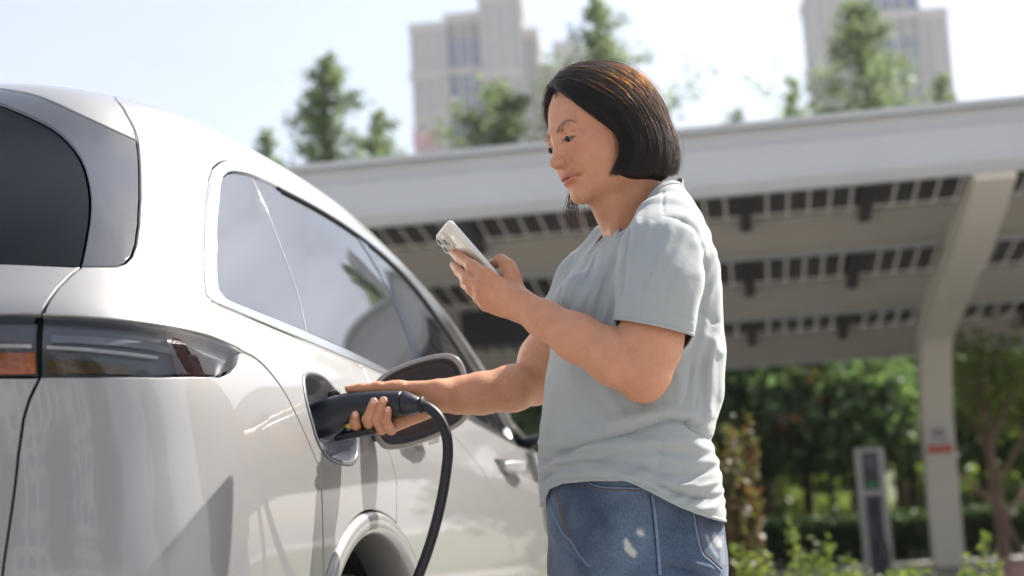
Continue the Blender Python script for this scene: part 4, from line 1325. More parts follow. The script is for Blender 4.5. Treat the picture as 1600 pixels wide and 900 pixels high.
# ---- finger nails
NAIL = pbr('finger_nail', srgb(226, 178, 156), rough=.18, coat=.5)
def nail(tip, prev, towards, r):
    t_ = np.asarray(tip) - np.asarray(prev); t_ /= np.linalg.norm(t_)
    n_ = np.asarray(towards, float); n_ -= (n_ @ t_) * t_; n_ /= np.linalg.norm(n_); b_ = np.cross(t_, n_)
    fr = np.stack([t_, b_, n_], 1)
    V, F_ = sphere_mesh(np.asarray(tip) + n_ * r * .62 + t_ * r * .15, r, 14, 8, (1.0, .72, .42), fr)
    link('finger_nail', mesh_from('finger_nail', V, F_), NAIL, PERSON)
for tip, prev, r in ((PL(555, 648, -.030), PL(554, 661, -.022), .0078), (PL(584, 628, -.034), PL(574, 655, -.028), .0078), (PL(599, 626, -.034), PL(588, 656, -.028), .0077), (PL(606, 641, -.032), PL(603, 660, -.026), .0070)):
    nail(tip, prev, (.1, -1, .15), r)
nail(PL(545, 608, 0), PL(563, 607.5, .006), (.0, -.35, 1), .0072)
nail(J(710, 395, 2.420), J(721, 403, 2.394), (-.55, -.6, .1), .0074)
nail(J(710, 415, 2.428), J(718, 424, 2.392), (-.55, -.6, .1), .0072)
nail(J(772, 412, 2.402), J(783, 408, 2.396), (-.2, -.3, 1), .0088)
# ---- T-shirt
def fabric_mat():
    m, nt, b = new_mat('cotton_jersey')
    N = nt.nodes; L = nt.links
    tc = N.new('ShaderNodeTexCoord')
    n1 = N.new('ShaderNodeTexNoise'); n1.inputs['Scale'].default_value = 14; n1.inputs['Detail'].default_value = 4
    L.new(tc.outputs['Object'], n1.inputs['Vector'])
    mx = N.new('ShaderNodeMix'); mx.data_type = 'RGBA'; mx.inputs['A'].default_value = srgb(162, 168, 168); mx.inputs['B'].default_value = srgb(172, 177, 176)
    L.new(n1.outputs['Fac'], mx.inputs['Factor']); L.new(mx.outputs['Result'], b.inputs['Base Color'])
    b.inputs['Roughness'].default_value = .85
    b.inputs['Sheen Weight'].default_value = .25
    b.inputs['Specular IOR Level'].default_value = .2
    # knit: fine ribs plus small puckers
    mp = N.new('ShaderNodeMapping'); mp.inputs['Scale'].default_value = (900, 900, 260); L.new(tc.outputs['Object'], mp.inputs['Vector'])
    n2 = N.new('ShaderNodeTexNoise'); n2.inputs['Scale'].default_value = 1; n2.inputs['Detail'].default_value = 2; L.new(mp.outputs[0], n2.inputs['Vector'])
    m3 = N.new('ShaderNodeMapping'); m3.inputs['Scale'].default_value = (34, 34, 20); L.new(tc.outputs['Object'], m3.inputs['Vector'])
    n3 = N.new('ShaderNodeTexNoise'); n3.inputs['Scale'].default_value = 1; n3.inputs['Detail'].default_value = 5; n3.inputs['Roughness'].default_value = .6; L.new(m3.outputs[0], n3.inputs['Vector'])
    b1 = N.new('ShaderNodeBump'); b1.inputs['Strength'].default_value = .25; b1.inputs['Distance'].default_value = .0006; L.new(n2.outputs['Fac'], b1.inputs['Height'])
    b2 = N.new('ShaderNodeBump'); b2.inputs['Strength'].default_value = .35; b2.inputs['Distance'].default_value = .004; L.new(n3.outputs['Fac'], b2.inputs['Height']); L.new(b1.outputs[0], b2.inputs['Normal'])
    L.new(b2.outputs[0], b.inputs['Normal'])
    tr = N.new('ShaderNodeBsdfTranslucent'); tr.inputs[0].default_value = srgb(200, 206, 200)
    ms = N.new('ShaderNodeMixShader'); ms.inputs[0].default_value = .08
    L.new(b.outputs[0], ms.inputs[1]); L.new(tr.outputs[0], ms.inputs[2]); L.new(ms.outputs[0], N['Material Output'].inputs['Surface'])
    return m
SHIRTM = fabric_mat()
SL_N = [J(1032, 348, 2.37), J(1032, 394, 2.332), J(1031, 450, 2.304), J(1024, 498, 2.294)]
SL_F = [J(955, 385, 2.63), J(918, 442, 2.665), J(893, 488, 2.695)]
def sleeve_n(p): return chain(p, SL_N, [.046, .063, .0645, .0665], .03)
def sleeve_f(p): return chain(p, SL_F, [.045, .054, .057], .03)
def bust(p): return smin(ell(p, at(915, 492, 2.43), (.062, .066, .070)), ell(p, at(912, 495, 2.56), (.062, .066, .070)), .03)
def shirt_f(p):
    d = smin(TORSO(p), bust(p), .035)
    d = smin(d, sleeve_n(p), .022)
    return smin(d, sleeve_f(p), .022)
S_LO = np.array([at(838, 600, WY)[0] - .03, WY - .32, at(1000, 850, WY)[2]]); S_HI = np.array([at(1140, 500, WY)[0] + .03, WY + .30, at(1000, 278, WY)[2]])
SV, SQ = nets(shirt_f, S_LO, S_HI, .0030)
ST = to_tris(SQ)
SV = relax(SV, ST, 1, .4)
# folds: (photo polyline, half width px, height mm, side) ; ridge < 0 makes a crease
FOLDS = [
    # swags across the waist
    ([(1118, 690), (1085, 672), (1070, 658), (1045, 656), (1015, 665), (985, 676), (955, 684), (925, 692), (890, 703), (860, 716), (843, 735)], 9, -8.0),
    ([(1105, 676), (1080, 655), (1050, 646), (1015, 652), (980, 662), (930, 680), (885, 695)], 13, 6.5),
    ([(1108, 712), (1080, 690), (1050, 688), (1010, 690), (960, 694), (905, 702), (865, 718)], 12, 5.5),
    ([(1095, 668), (1078, 660), (1072, 652)], 6, -5.0),
    ([(1128, 735), (1090, 742), (1040, 740), (1000, 730), (960, 722), (900, 722), (860, 735)], 10, -4.0),
    ([(1125, 752), (1085, 760), (1040, 757), (1000, 748), (960, 741), (900, 741)], 9, 5.0),
    ([(1126, 772), (1095, 778), (1060, 770), (1030, 757), (1005, 746)], 7, -5.0),
    ([(1130, 793), (1090, 795), (1050, 783), (1020, 768)], 8, 4.0),
    ([(842, 742), (850, 730), (872, 722), (905, 718)], 6, 3.5),
    ([(843, 757), (855, 742), (880, 735)], 5, -3.0),
    # long soft folds from the bust and arm
    ([(1020, 640), (985, 655), (940, 660), (900, 672), (865, 694)], 14, 3.5),
    ([(1000, 652), (960, 668), (920, 672)], 7, -2.5),
    ([(866, 600), (858, 640), (852, 680)], 9, 2.5),
    ([(1048, 565), (1062, 600), (1060, 640)], 10, 2.5),
    ([(1085, 560), (1075, 610), (1062, 640)], 9, -2.5),
    ([(1118, 520), (1112, 580), (1108, 640), (1090, 665)], 9, 3.0),
    ([(1100, 540), (1095, 600), (1085, 645)], 8, -2.5),
    ([(1036, 560), (1035, 620), (1033, 640)], 3, -1.4),      # side seam
    ([(1030, 680), (1034, 710), (1034, 735)], 3, -1.4),
    # front of the chest: drag lines from the far shoulder and collar
    ([(925, 385), (905, 425), (885, 465), (872, 490)], 7, 2.6),
    ([(935, 392), (915, 435), (892, 480), (880, 500)], 5, -2.4),
    ([(945, 390), (932, 430), (905, 480), (890, 510)], 7, 2.6),
    ([(965, 385), (952, 430), (935, 480), (925, 515)], 6, -2.6),
    ([(975, 378), (966, 430), (950, 480), (942, 520)], 7, 2.8),
    ([(880, 440), (875, 465), (872, 490)], 4, -2.4),
    # armpit and sleeve
    ([(985, 340), (978, 375), (974, 410), (970, 440), (965, 480)], 6, -5.0),
    ([(1000, 338), (990, 375), (982, 410)], 6, 3.0),
    ([(1022, 345), (1005, 380), (990, 410)], 6, 2.2),
    ([(1050, 345), (1038, 380), (1022, 420), (1015, 440)], 8, 2.2),
    ([(1010, 360), (998, 390), (985, 420)], 4, -1.8),
    ([(1036, 296), (1036, 318), (1037, 335)], 2.2, -1.5),      # shoulder seam
    ([(1034, 337), (1050, 338), (1070, 346), (1086, 358), (1094, 376), (1097, 400)], 3, -2.0),   # armhole seam
    ([(1055, 332), (1078, 342), (1092, 356), (1100, 378), (1105, 410)], 6, 2.5),
    ([(1098, 385), (1106, 415), (1106, 440), (1100, 470), (1095, 500)], 6, -3.5),
    ([(1085, 370), (1092, 400), (1090, 440)], 8, 2.2),
    ([(1120, 390), (1122, 420), (1108, 460), (1100, 480)], 6, 2.2),
    ([(1098, 480), (1112, 500), (1126, 505)], 7, -2.5),
    ([(1090, 520), (1108, 530), (1128, 560)], 9, 2.2),
    ([(966, 478), (1000, 481), (1040, 485), (1075, 497), (1089, 505)], 1.8, -.9),      # cuff stitching
    ([(965, 460), (1000, 455), (1040, 462)], 8, 1.2),
]
def apply_folds(V, T, folds, near=True):
    n = vnormals(V, T); pxy = proj(V)
    facing = np.clip(-(n @ np.array([0, 1.0, .1])) * 2.2 + .55, 0, 1)
    disp = np.zeros(len(V))
    for line, w, h_ in folds:
        d, fr, _s = poly_dist(pxy, spline(line, 5))
        taper = np.clip(np.minimum(fr, 1 - fr) * 5 + .12, 0, 1)
        prof = np.exp(-d / (w * .75)) if h_ < 0 else np.exp(-(d / w) ** 2)
        disp += (h_ * (2.0 if h_ < 0 else 1.6) / 1000) * prof * taper
    return V + n * (disp * facing)[:, None]
SV = apply_folds(SV, ST, FOLDS)
# soft overall rumple
_n = vnormals(SV, ST)
rum = (np.sin(SV[:, 2] * 47 + 3 * np.sin(SV[:, 0] * 21) + 2 * np.sin(SV[:, 1] * 17)) * .5 + np.sin(SV[:, 0] * 63 + SV[:, 2] * 29 + 2 * np.sin(SV[:, 1] * 31)) * .5)
_p = proj(SV); X_, Y_ = _p[:, 0], _p[:, 1]
face_ = np.clip(-(_n @ np.array([0, 1.0, 0])) * 1.6 + .6, 0, 1)
def wr(ang, wl, ph, warp=9.0):
    c_, s_ = math.cos(ang), math.sin(ang)
    u_ = X_ * c_ + Y_ * s_ + warp * np.sin(X_ / 31 + ph) + warp * .6 * np.sin(Y_ / 23 + 2 * ph)
    q = np.sin(u_ * math.tau / wl + ph); return np.sign(q) * np.abs(q) ** .8
ww = lambda c, w_: np.exp(-((Y_ - c) / w_) ** 2)
waist = ww(715, 55) * (wr(1.45, 27, .3) * .0016 + wr(1.75, 16, 1.9) * .0007)
low = ww(775, 35) * np.clip((X_ - 960) / 60, 0, 1) * (wr(1.25, 21, 2.2) * .0016)
chest = ww(440, 60) * np.clip((985 - X_) / 30, 0, 1) * (wr(.42, 24, .8, 5) * .0016 + wr(.35, 13, 2.8, 4) * .0006)
slv = ww(400, 70) * np.clip((X_ - 975) / 20, 0, 1) * (wr(.5, 30, 1.3, 7) * .0010 + wr(.3, 17, .4, 6) * .0005)
back = np.clip((X_ - 1060) / 40, 0, 1) * ww(570, 90) * (wr(.12, 22, .9, 6) * .0016)
side = np.clip((X_ - 860) / 30, 0, 1) * ww(610, 60) * (wr(-.5, 38, .1, 8) * .0010)
SV = SV + _n * (rum * .0009 + face_ * (waist + low + chest + slv + back + side))[:, None]
pxy = proj(SV)
hem_x = [800, 842, 848, 858, 880, 920, 975, 990, 1010, 1035, 1060, 1090, 1115, 1140]
hem_y = [792, 792, 786, 762, 753, 749.5, 749, 754, 763, 776, 789, 801, 809, 815]
g_hem = np.interp(pxy[:, 0], hem_x, hem_y) - pxy[:, 1]
g_hem = g_hem * (WY / FPX)
SVc, STc = cut(SV, ST, g_hem)
# cuffs
def cuff_cut(V, T, axis, sl, lo_pt, nrm_, other):
    P = V.astype(F32)
    beyond = (V - lo_pt) @ nrm_
    on = (other(P) > .011) & (np.linalg.norm(V - lo_pt, axis=1) < .10)
    g = np.where(on, -beyond, .05)
    return cut(V, T, g)
c0 = J(1023, 508, 2.290); cn = np.array(J(1019, 560, 2.285)) - np.array(J(1031, 455, 2.302)); cn = cn / np.linalg.norm(cn)
cn = cn - np.array([0.02, 0, 0]); cn /= np.linalg.norm(cn)
# plane through the two visible ends of the cuff, tilted so that its back edge hangs lower
e1 = J(962, 497, 2.262) - J(1087, 527, 2.30); e2 = J(1040, 505, 2.225) - J(1020, 512, 2.36)
cn = np.cross(e1, e2); cn /= np.linalg.norm(cn); cn = cn if cn[2] < 0 else -cn
SVc, STc = cut_args = cuff_cut(SVc, STc, None, None, J(1023, 511, 2.285), cn, lambda P: smin(TORSO(P), bust(P), .035))
cf0 = J(880, 497, 2.70); cnf = np.array(SL_F[2]) - np.array(SL_F[1]); cnf /= np.linalg.norm(cnf)
SVc, STc = cuff_cut(SVc, STc, None, None, cf0, cnf, lambda P: smin(TORSO(P), bust(P), .035))
# neck hole
ax_a = np.array(at(1000, 352, 2.50)); ax_d = np.array(h2w((0, -.035, -.04))) - ax_a; ax_d /= np.linalg.norm(ax_d)
nb, nf = np.array(at(1046, 291, 2.535)), np.array(at(941, 379, 2.425))
nmid = (nb + nf) / 2
nup = np.cross(nf - nb, B_L); nup /= np.linalg.norm(nup); nup = nup if nup[2] > 0 else -nup
rel = SVc - nmid; above = rel @ nup
along = nf - nb; half = np.linalg.norm(along) / 2; along = along / (2 * half)
la = rel @ along; lb = rel @ B_L
rr = np.sqrt((la / (half + .002)) ** 2 + (lb / .074) ** 2)
above = above + .25 * np.abs(lb) * (np.abs(lb) < .08) - .004
g = np.maximum(-above, (rr - 1) * .065)
SVc, STc = cut(SVc, STc, g)
# keep the largest piece
def largest(V, T):
    par = np.arange(len(V))
    for _ in range(200):
        m = np.minimum(np.minimum(par[T[:, 0]], par[T[:, 1]]), par[T[:, 2]])
        new = par.copy()
        for i in range(3): np.minimum.at(new, T[:, i], m)
        new = new[new]
        if (new == par).all(): break
        par = new
    lab = par[T[:, 0]]; u, c = np.unique(lab, return_counts=True)
    return compact(V, T[lab == u[c.argmax()]])
SVc, STc = largest(SVc, STc)
sme = mesh_from('t_shirt', SVc, STc)
SHIRT = link('t_shirt', sme, SHIRTM, PERSON)
sd = SHIRT.modifiers.new('cloth', 'SOLIDIFY'); sd.thickness = .0024; sd.offset = -1
def boundary_loops(V, T):
    from collections import defaultdict
    cnt = defaultdict(int)
    for t in T.tolist():
        for i in range(3): cnt[tuple(sorted((t[i], t[(i+1) % 3])))] += 1
    adj = defaultdict(list)
    for (a, b), c in cnt.items():
        if c == 1: adj[a].append(b); adj[b].append(a)
    loops = []; seen = set()
    for s in list(adj):
        if s in seen: continue
        L_ = [s]; seen.add(s); cur = s
        while True:
            nx = [x for x in adj[cur] if x not in seen]
            if not nx: break
            cur = nx[0]; seen.add(cur); L_.append(cur)
        loops.append(L_)
    return loops
LOOPS = [l for l in boundary_loops(SVc, STc) if len(l) > 20]
def smooth_loop(P, n=6):
    for _ in range(n): P = P * .5 + (np.roll(P, 1, 0) + np.roll(P, -1, 0)) * .25
    return P
def band(name, P, N_, r_out, r_n, mat, parent):
    """flat rolled band along a closed loop"""
    m = len(P); n = 8
    Tn = np.roll(P, -1, 0) - np.roll(P, 1, 0); Tn /= np.maximum(np.linalg.norm(Tn, axis=1, keepdims=True), 1e-9)
    B_ = np.cross(Tn, N_); B_ /= np.maximum(np.linalg.norm(B_, axis=1, keepdims=True), 1e-9)
    V = np.stack([P + B_ * math.cos(k*math.tau/n) * r_out + N_ * math.sin(k*math.tau/n) * r_n for k in range(n)], 1).reshape(-1, 3)
    F_ = [[i*n+k, i*n+(k+1) % n, ((i+1) % m)*n+(k+1) % n, ((i+1) % m)*n+k] for i in range(m) for k in range(n)]
    return link(name, mesh_from(name, V, F_), mat, parent)
_vn = vnormals(SVc, STc)
for l in LOOPS:
    P = SVc[l]; c = P.mean(0); pz = proj(c[None])[0]
    if pz[1] < 420 and len(l) > 60:
        P = smooth_loop(P, 12)[::2]; Nn = smooth_loop(_vn[l], 12)[::2]; Nn /= np.linalg.norm(Nn, axis=1, keepdims=True)
        band('collar', P, Nn, .0075, .0022, SHIRTM, SHIRT)
    elif len(l) > 60:
        P = smooth_loop(P, 4)[::2]; Nn = smooth_loop(_vn[l], 6)[::2]; Nn /= np.linalg.norm(Nn, axis=1, keepdims=True)
        band('hem', P, Nn, .0030, .0017, SHIRTM, SHIRT)

# ---- jeans
def denim_mat():
    m, nt, b = new_mat('blue_denim')
    N = nt.nodes; L = nt.links
    tc = N.new('ShaderNodeTexCoord')
    n1 = N.new('ShaderNodeTexNoise'); n1.inputs['Scale'].default_value = 9; n1.inputs['Detail'].default_value = 6; L.new(tc.outputs['Object'], n1.inputs['Vector'])
    cr = N.new('ShaderNodeValToRGB')
    cr.color_ramp.elements[0].position = .30; cr.color_ramp.elements[0].color = srgb(58, 72, 94)
    cr.color_ramp.elements[1].position = .72; cr.color_ramp.elements[1].color = srgb(110, 127, 148)
    L.new(n1.outputs['Fac'], cr.inputs[0])
    mp = N.new('ShaderNodeMapping'); mp.inputs['Rotation'].default_value = (0, .6, 0); mp.inputs['Scale'].default_value = (700, 700, 220); L.new(tc.outputs['Object'], mp.inputs['Vector'])
    n2 = N.new('ShaderNodeTexNoise'); n2.inputs['Scale'].default_value = 1; n2.inputs['Detail'].default_value = 3; L.new(mp.outputs[0], n2.inputs['Vector'])
    mx = N.new('ShaderNodeMix'); mx.data_type = 'RGBA'; mx.blend_type = 'OVERLAY'; mx.inputs['Factor'].default_value = .8
    L.new(cr.outputs[0], mx.inputs['A']); L.new(n2.outputs['Fac'], mx.inputs['B'])
    at_ = N.new('ShaderNodeAttribute'); at_.attribute_name = 'wear'
    n5 = N.new('ShaderNodeTexNoise'); n5.inputs['Scale'].default_value = 240; n5.inputs['Detail'].default_value = 3; L.new(tc.outputs['Object'], n5.inputs['Vector'])
    mu = N.new('ShaderNodeMath'); mu.operation = 'MULTIPLY_ADD'; mu.inputs[1].default_value = .7; mu.inputs[2].default_value = -.35; L.new(n5.outputs['Fac'], mu.inputs[0])
    sm = N.new('ShaderNodeMath'); sm.operation = 'ADD'; sm.use_clamp = True; L.new(at_.outputs['Fac'], sm.inputs[0]); L.new(mu.outputs[0], sm.inputs[1])
    gt = N.new('ShaderNodeMath'); gt.operation = 'MULTIPLY'; gt.use_clamp = True; L.new(sm.outputs[0], gt.inputs[0]); L.new(at_.outputs['Fac'], gt.inputs[1])
    m2 = N.new('ShaderNodeMix'); m2.data_type = 'RGBA'; m2.inputs['B'].default_value = srgb(214, 212, 202)
    L.new(gt.outputs[0], m2.inputs['Factor']); L.new(mx.outputs['Result'], m2.inputs['A']); L.new(m2.outputs['Result'], b.inputs['Base Color'])
    b.inputs['Roughness'].default_value = .9; b.inputs['Sheen Weight'].default_value = .15; b.inputs['Specular IOR Level'].default_value = .15
    bp = N.new('ShaderNodeBump'); bp.inputs['Strength'].default_value = .4; bp.inputs['Distance'].default_value = .0008; L.new(n2.outputs['Fac'], bp.inputs['Height']); L.new(bp.outputs[0], b.inputs['Normal'])
    return m
DENIM = denim_mat()
J_LO = np.array([hipc[0] - .24, WY - .26, LEGN[2][2] - .04]); J_HI = np.array([hipc[0] + .24, WY + .26, at(1000, 690, WY)[2]])
JV, JQ = nets(jeans_f, J_LO, J_HI, .0048)
JT = to_tris(JQ); JV = relax(JV, JT, 1, .4)
JV, JT = cut(JV, JT, JV[:, 2] - (LEGN[2][2] + .0))
JF = [([(1028, 868), (1060, 876), (1095, 885), (1125, 893)], 6, 4.0), ([(1030, 880), (1070, 890), (1110, 899)], 5, -4.0), ([(930, 890), (980, 880), (1020, 878)], 7, -1.6),
      ([(872, 800), (900, 830), (930, 850)], 6, -1.2), ([(890, 795), (930, 800), (980, 797), (1018, 790)], 5, 1.2), ([(900, 815), (950, 822), (1010, 812)], 5, -1.0), ([(1035, 830), (1070, 836), (1100, 833)], 6, 1.3),
      ([(868, 850), (880, 862), (895, 875), (918, 895)], 7, -5.0), ([(862, 812), (866, 836), (876, 852)], 5, 3.0), ([(880, 760), (876, 790), (884, 820)], 4, 1.5)]
JV = apply_folds(JV, JT, JF)
jme = mesh_from('jeans', JV, JT)
wa = jme.attributes.new('wear', 'FLOAT', 'POINT')
jp = proj(JV); near_ = (vnormals(JV, JT) @ np.array([0, 1.0, 0])) < .3
def patch(line, w): d, fr, s_ = poly_dist(jp, line); return np.exp(-(d / w) ** 4)
wear = patch([(999, 831), (1002, 834)], 6.0) + patch([(978, 845), (980, 858), (990, 867)], 5.0) + .7 * patch([(983, 856), (988, 862)], 8) + .8 * patch([(1117, 838), (1122, 850)], 6) + .7 * patch([(1104, 838), (1112, 855), (1121, 870)], 3.5) + .5 * patch([(1128, 840), (1130, 880)], 5)
wa.data.foreach_set('value', (np.clip(wear, 0, 1) * .85 * near_).astype(F32))
JEANSO = link('jeans', jme, DENIM, PERSON)
JBVH = BVHTree.FromPolygons(JV.tolist(), JT.tolist(), all_triangles=True)
def on_mesh(bvh, x, y, off=0.0):
    h_ = bvh.ray_cast(Vector(CC), Vector(ray(x, y)).normalized())
    if h_[0] is None: return None
    return np.array(h_[0]) + np.array(h_[1]) * off * (1 if h_[1].dot(Vector(ray(x, y))) < 0 else -1)
THREAD = pbr('orange_seam_thread', srgb(126, 92, 74), rough=.7)
SEAM = pbr('faded_seam_denim', srgb(112, 130, 154), rough=.9, noise=(300, .45))
def seam_line(name, pts, rad, mat, parent, off=.0006):
    P = [on_mesh(JBVH, x, y, off) for x, y in spline(pts, 8)]
    P = [p for p in P if p is not None]
    if len(P) < 3: return
    mb = MB(); mb.tube(P, rad, 6); return mb.build(name, mat, parent, True)
for pts in ([(1019, 772), (1023, 800), (1026, 830), (1029, 865), (1031, 898)],):
    seam_line('side_seam', pts, .0028, SEAM, JEANSO); seam_line('side_seam', [(x - 4, y) for x, y in pts], .0011, pbr('dark_seam', srgb(48, 62, 88), rough=.9), JEANSO, .0002)
seam_line('pocket_edge', [(916, 749), (924, 756), (945, 761), (975, 762), (1000, 763)], .0018, SEAM, JEANSO)
seam_line('pocket_stitching', [(913, 751), (922, 760), (945, 765), (975, 766), (1002, 767)], .0008, THREAD, JEANSO)
seam_line('back_pocket_edge', [(1083, 800), (1088, 830), (1096, 864), (1110, 878), (1126, 893)], .0020, SEAM, JEANSO)
seam_line('back_pocket_stitching', [(1087, 800), (1092, 830), (1100, 861), (1113, 874), (1128, 888)], .0008, THREAD, JEANSO)
seam_line('fly_seam', [(857, 775), (866, 805), (880, 833), (893, 846), (905, 866), (922, 885)], .0018, SEAM, JEANSO)
seam_line('fly_stitching', [(871, 768), (876, 790), (884, 815), (892, 835), (893, 846)], .0008, THREAD, JEANSO)
seam_line('fly_stitching', [(868, 768), (873, 790), (881, 815), (889, 838)], .0008, THREAD, JEANSO)
# ---- shoes (below the frame)
SHOE = pbr('white_canvas_shoe', srgb(216, 214, 208), rough=.8)
for L_ in (LEGN, LEGF):
    a = L_[2].copy(); gz_ = float(ground_z(0, a[1]))
    heel = a.copy(); heel[2] = gz_ + .035; toe = heel + B_F * .17; toe[2] = gz_ + .032
    def shoe(p, heel=heel, toe=toe, a=a, gz_=gz_):
        d = cone(p, heel - B_F * .03, toe, .038, .034); d = smin(d, cone(p, heel - B_F * .01, a + np.array([0, 0, .01]), .040, .042), .03)
        return smax(d, F32(gz_ + .002) - p[:, 2], .006)
    v_, q_ = nets(shoe, np.minimum(heel, toe) - .09, np.maximum(heel, toe) + .12, .006)
    link('shoe', mesh_from('shoe', v_, q_), SHOE, PERSON)
# ---- hair: a shaped bob with thousands of strands over it
YB_Z = np.array([-.13, -.09, -.069, -.046, -.030, -.012, -.004, .017, .056, .085, .100, .112, .13], F32)
YB_Y = np.array([.075, .057, .026, .003, -.004, -.007, .004, .028, .047, .058, .075, .12, .3], F32)
def hair_shape(q):
    x, y, z = q[:, 0], q[:, 1], q[:, 2]
    yy = y + .02
    qs = np.stack([x / .092, np.where(yy < 0, yy / .122, yy / .108), (z - .035) / .104], 1)
    k0 = np.sqrt((qs ** 2).sum(1)); d = (k0 - 1) * .105
    ql = np.stack([x / .093, (y + .032) / np.where(y + .032 < 0, .112, .108), (z + .045) / .115], 1)
    d2 = (np.sqrt((ql ** 2).sum(1)) - 1) * .10
    d = smin(d, d2, .03)
    zb = -.117 + .21 * np.clip(y + .07, 0, .2) ** 1.0 + .012 * np.clip(-y - .09, 0, .1) / .05
    d = smax(d, (zb - z) * .95, .022)
    return d
def hair_local(q):
    x, y, z = q[:, 0], q[:, 1], q[:, 2]
    d = hair_shape(q)
    yb = np.interp(z, YB_Z, YB_Y).astype(F32)
    d = smax(d, (y - yb) * .75, .010)
    return d.astype(F32)
HAIRM = pbr('dark_brown_hair_mass', srgb(18, 13, 13), rough=.55)
def hair_world(p):
    q = w2h(p); d = hair_local(q) + F32(.006)
    yb = np.interp(q[:, 2], YB_Z, YB_Y).astype(F32)
    return smax(d, (q[:, 1] - yb + F32(.013)) * F32(.8), .008) * F32(H_S)
RV, RQ = nets(hair_world, *bbox([h2w((x, y, z)) for x in (-.105, .105) for y in (-.16, .12) for z in (-.13, .155)], .01), .0034)
HAIR = link('hair', mesh_from('hair', RV, RQ), HAIRM, PERSON)
def hair_shader():
    m = bpy.data.materials.new('brown_black_hair_strands'); m.use_nodes = True
    nt = m.node_tree; N = nt.nodes; L = nt.links
    for n in list(N):
        if n.type == 'BSDF_PRINCIPLED': N.remove(n)
    h_ = N.new('ShaderNodeBsdfHairPrincipled')
    h_.parametrization = 'MELANIN'
    h_.inputs['Melanin'].default_value = .99; h_.inputs['Melanin Redness'].default_value = .25
    h_.inputs['Roughness'].default_value = .42; h_.inputs['Radial Roughness'].default_value = .4
    h_.inputs['Random Color'].default_value = .35; h_.inputs['Random Roughness'].default_value = .3
    L.new(h_.outputs[0], N['Material Output'].inputs['Surface'])
    return m
HSH = hair_shader()
def strands(name, paths, rad, parent):
    """paths: (n, k, 3) world points"""
    n, k, _c = paths.shape
    cu = bpy.data.hair_curves.new(name)
    cu.add_curves([k] * n)
    cu.attributes['position'].data.foreach_set('vector', paths.reshape(-1).astype(F32))
    ra = cu.attributes.get('radius') or cu.attributes.new('radius', 'FLOAT', 'POINT')
    r = np.tile(rad * np.r_[np.ones(k - 3), .85, .6, .25], n)
    ra.data.foreach_set('value', r.astype(F32))
    cu.materials.append(HSH)
    o = bpy.data.objects.new(name, cu); col.objects.link(o); o.parent = parent
    o.matrix_parent_inverse = root_matrix(parent).inverted()
    return o
def make_paths(n, rng, lift=.0035, wild=0.0):
    k = 16
    phi = rng.random(n) * 2 - 1                             # 1 near front .. 0 back .. -1 far front
    side = np.where(phi >= 0, 1.0, -1.0); a = np.abs(phi)     # a: 1 front, 0 back
    ang = (1 - a) * math.pi * .62 - .30                       # 0 = front on the side
    T = np.stack([side * .094 * np.cos(np.clip(ang, -.2, 1.6)), np.where(a > .25, .055 - .20 * (1 - a), -.14 * np.ones(n)), np.zeros(n)], 1)
    th = (1 - a) * (math.pi / 2 + .62)
    T[:, 0] = side * .092 * np.sin(np.clip(math.pi / 2 + .62 - th, 0, math.pi / 2 + .62) + .0) 
    T[:, 1] = -.03 + .115 * -np.cos(np.clip(math.pi / 2 + .62 - th, 0, 3))
    T[:, 1] += .024 * np.clip((a - .6) / .4, 0, 1)
    T[:, 2] = -.118 + .21 * np.clip(T[:, 1] + .07, 0, .2) - .002 + rng.normal(0, .003, n)
    py = -.055 + .132 * np.clip(a * 1.15 - .05 + rng.normal(0, .10, n), 0, 1)
    R = np.stack([-.014 + side * .002 + 0 * a, py, np.full(n, .15)], 1)
    M2 = T.copy(); M2[:, 2] = -.045; M2[:, 1] -= .066 * np.clip(a * 1.6 - .5, 0, 1)
    M1 = T.copy(); M1[:, 2] = .040; M1[:, 1] -= .030 * np.clip(a * 1.6 - .5, 0, 1); M1[:, 0] *= .96
    M1 += rng.normal(0, .004, M1.shape); M2 += rng.normal(0, .003, M2.shape)
    ctrl = np.stack([R, M1, M2, T], 1)
    kn = np.array([0, .42, .74, 1.0]); t = np.linspace(0, 1, k)
    out = np.zeros((n, k, 3))
    for ax_ in range(3):
        for i in range(n):
            out[i, :, ax_] = np.interp(t, kn, ctrl[i, :, ax_])
    # soften the bends
    for _ in range(6):
        out[:, 1:-1] = out[:, 1:-1] * .4 + (out[:, :-2] + out[:, 2:]) * .3
    P = out.reshape(-1, 3)
    for _ in range(6):
        P = P - step_to(hair_local, P, .008)
    out = P.reshape(n, k, 3)
    for _ in range(2):
        out[:, 1:-1] = out[:, 1:-1] * .5 + (out[:, :-2] + out[:, 2:]) * .25
    P = out.reshape(-1, 3)
    g = grad(hair_local, P, .003); g /= np.maximum(np.linalg.norm(g, axis=1, keepdims=True), 1e-6)
    lf = (rng.random(n) ** 1.5 * lift)[:, None] * np.linspace(.6, 1, k)[None]
    if wild:
        lf = lf + (rng.random(n) * wild)[:, None] * (np.sin(np.linspace(0, 1, k) * math.pi * (1 + rng.random(n)[:, None])) ** 2)
    P = P + g * lf.reshape(-1, 1) + rng.normal(0, .0003, P.shape)
    return h2w(P).reshape(n, k, 3)
hr = np.random.default_rng(11)
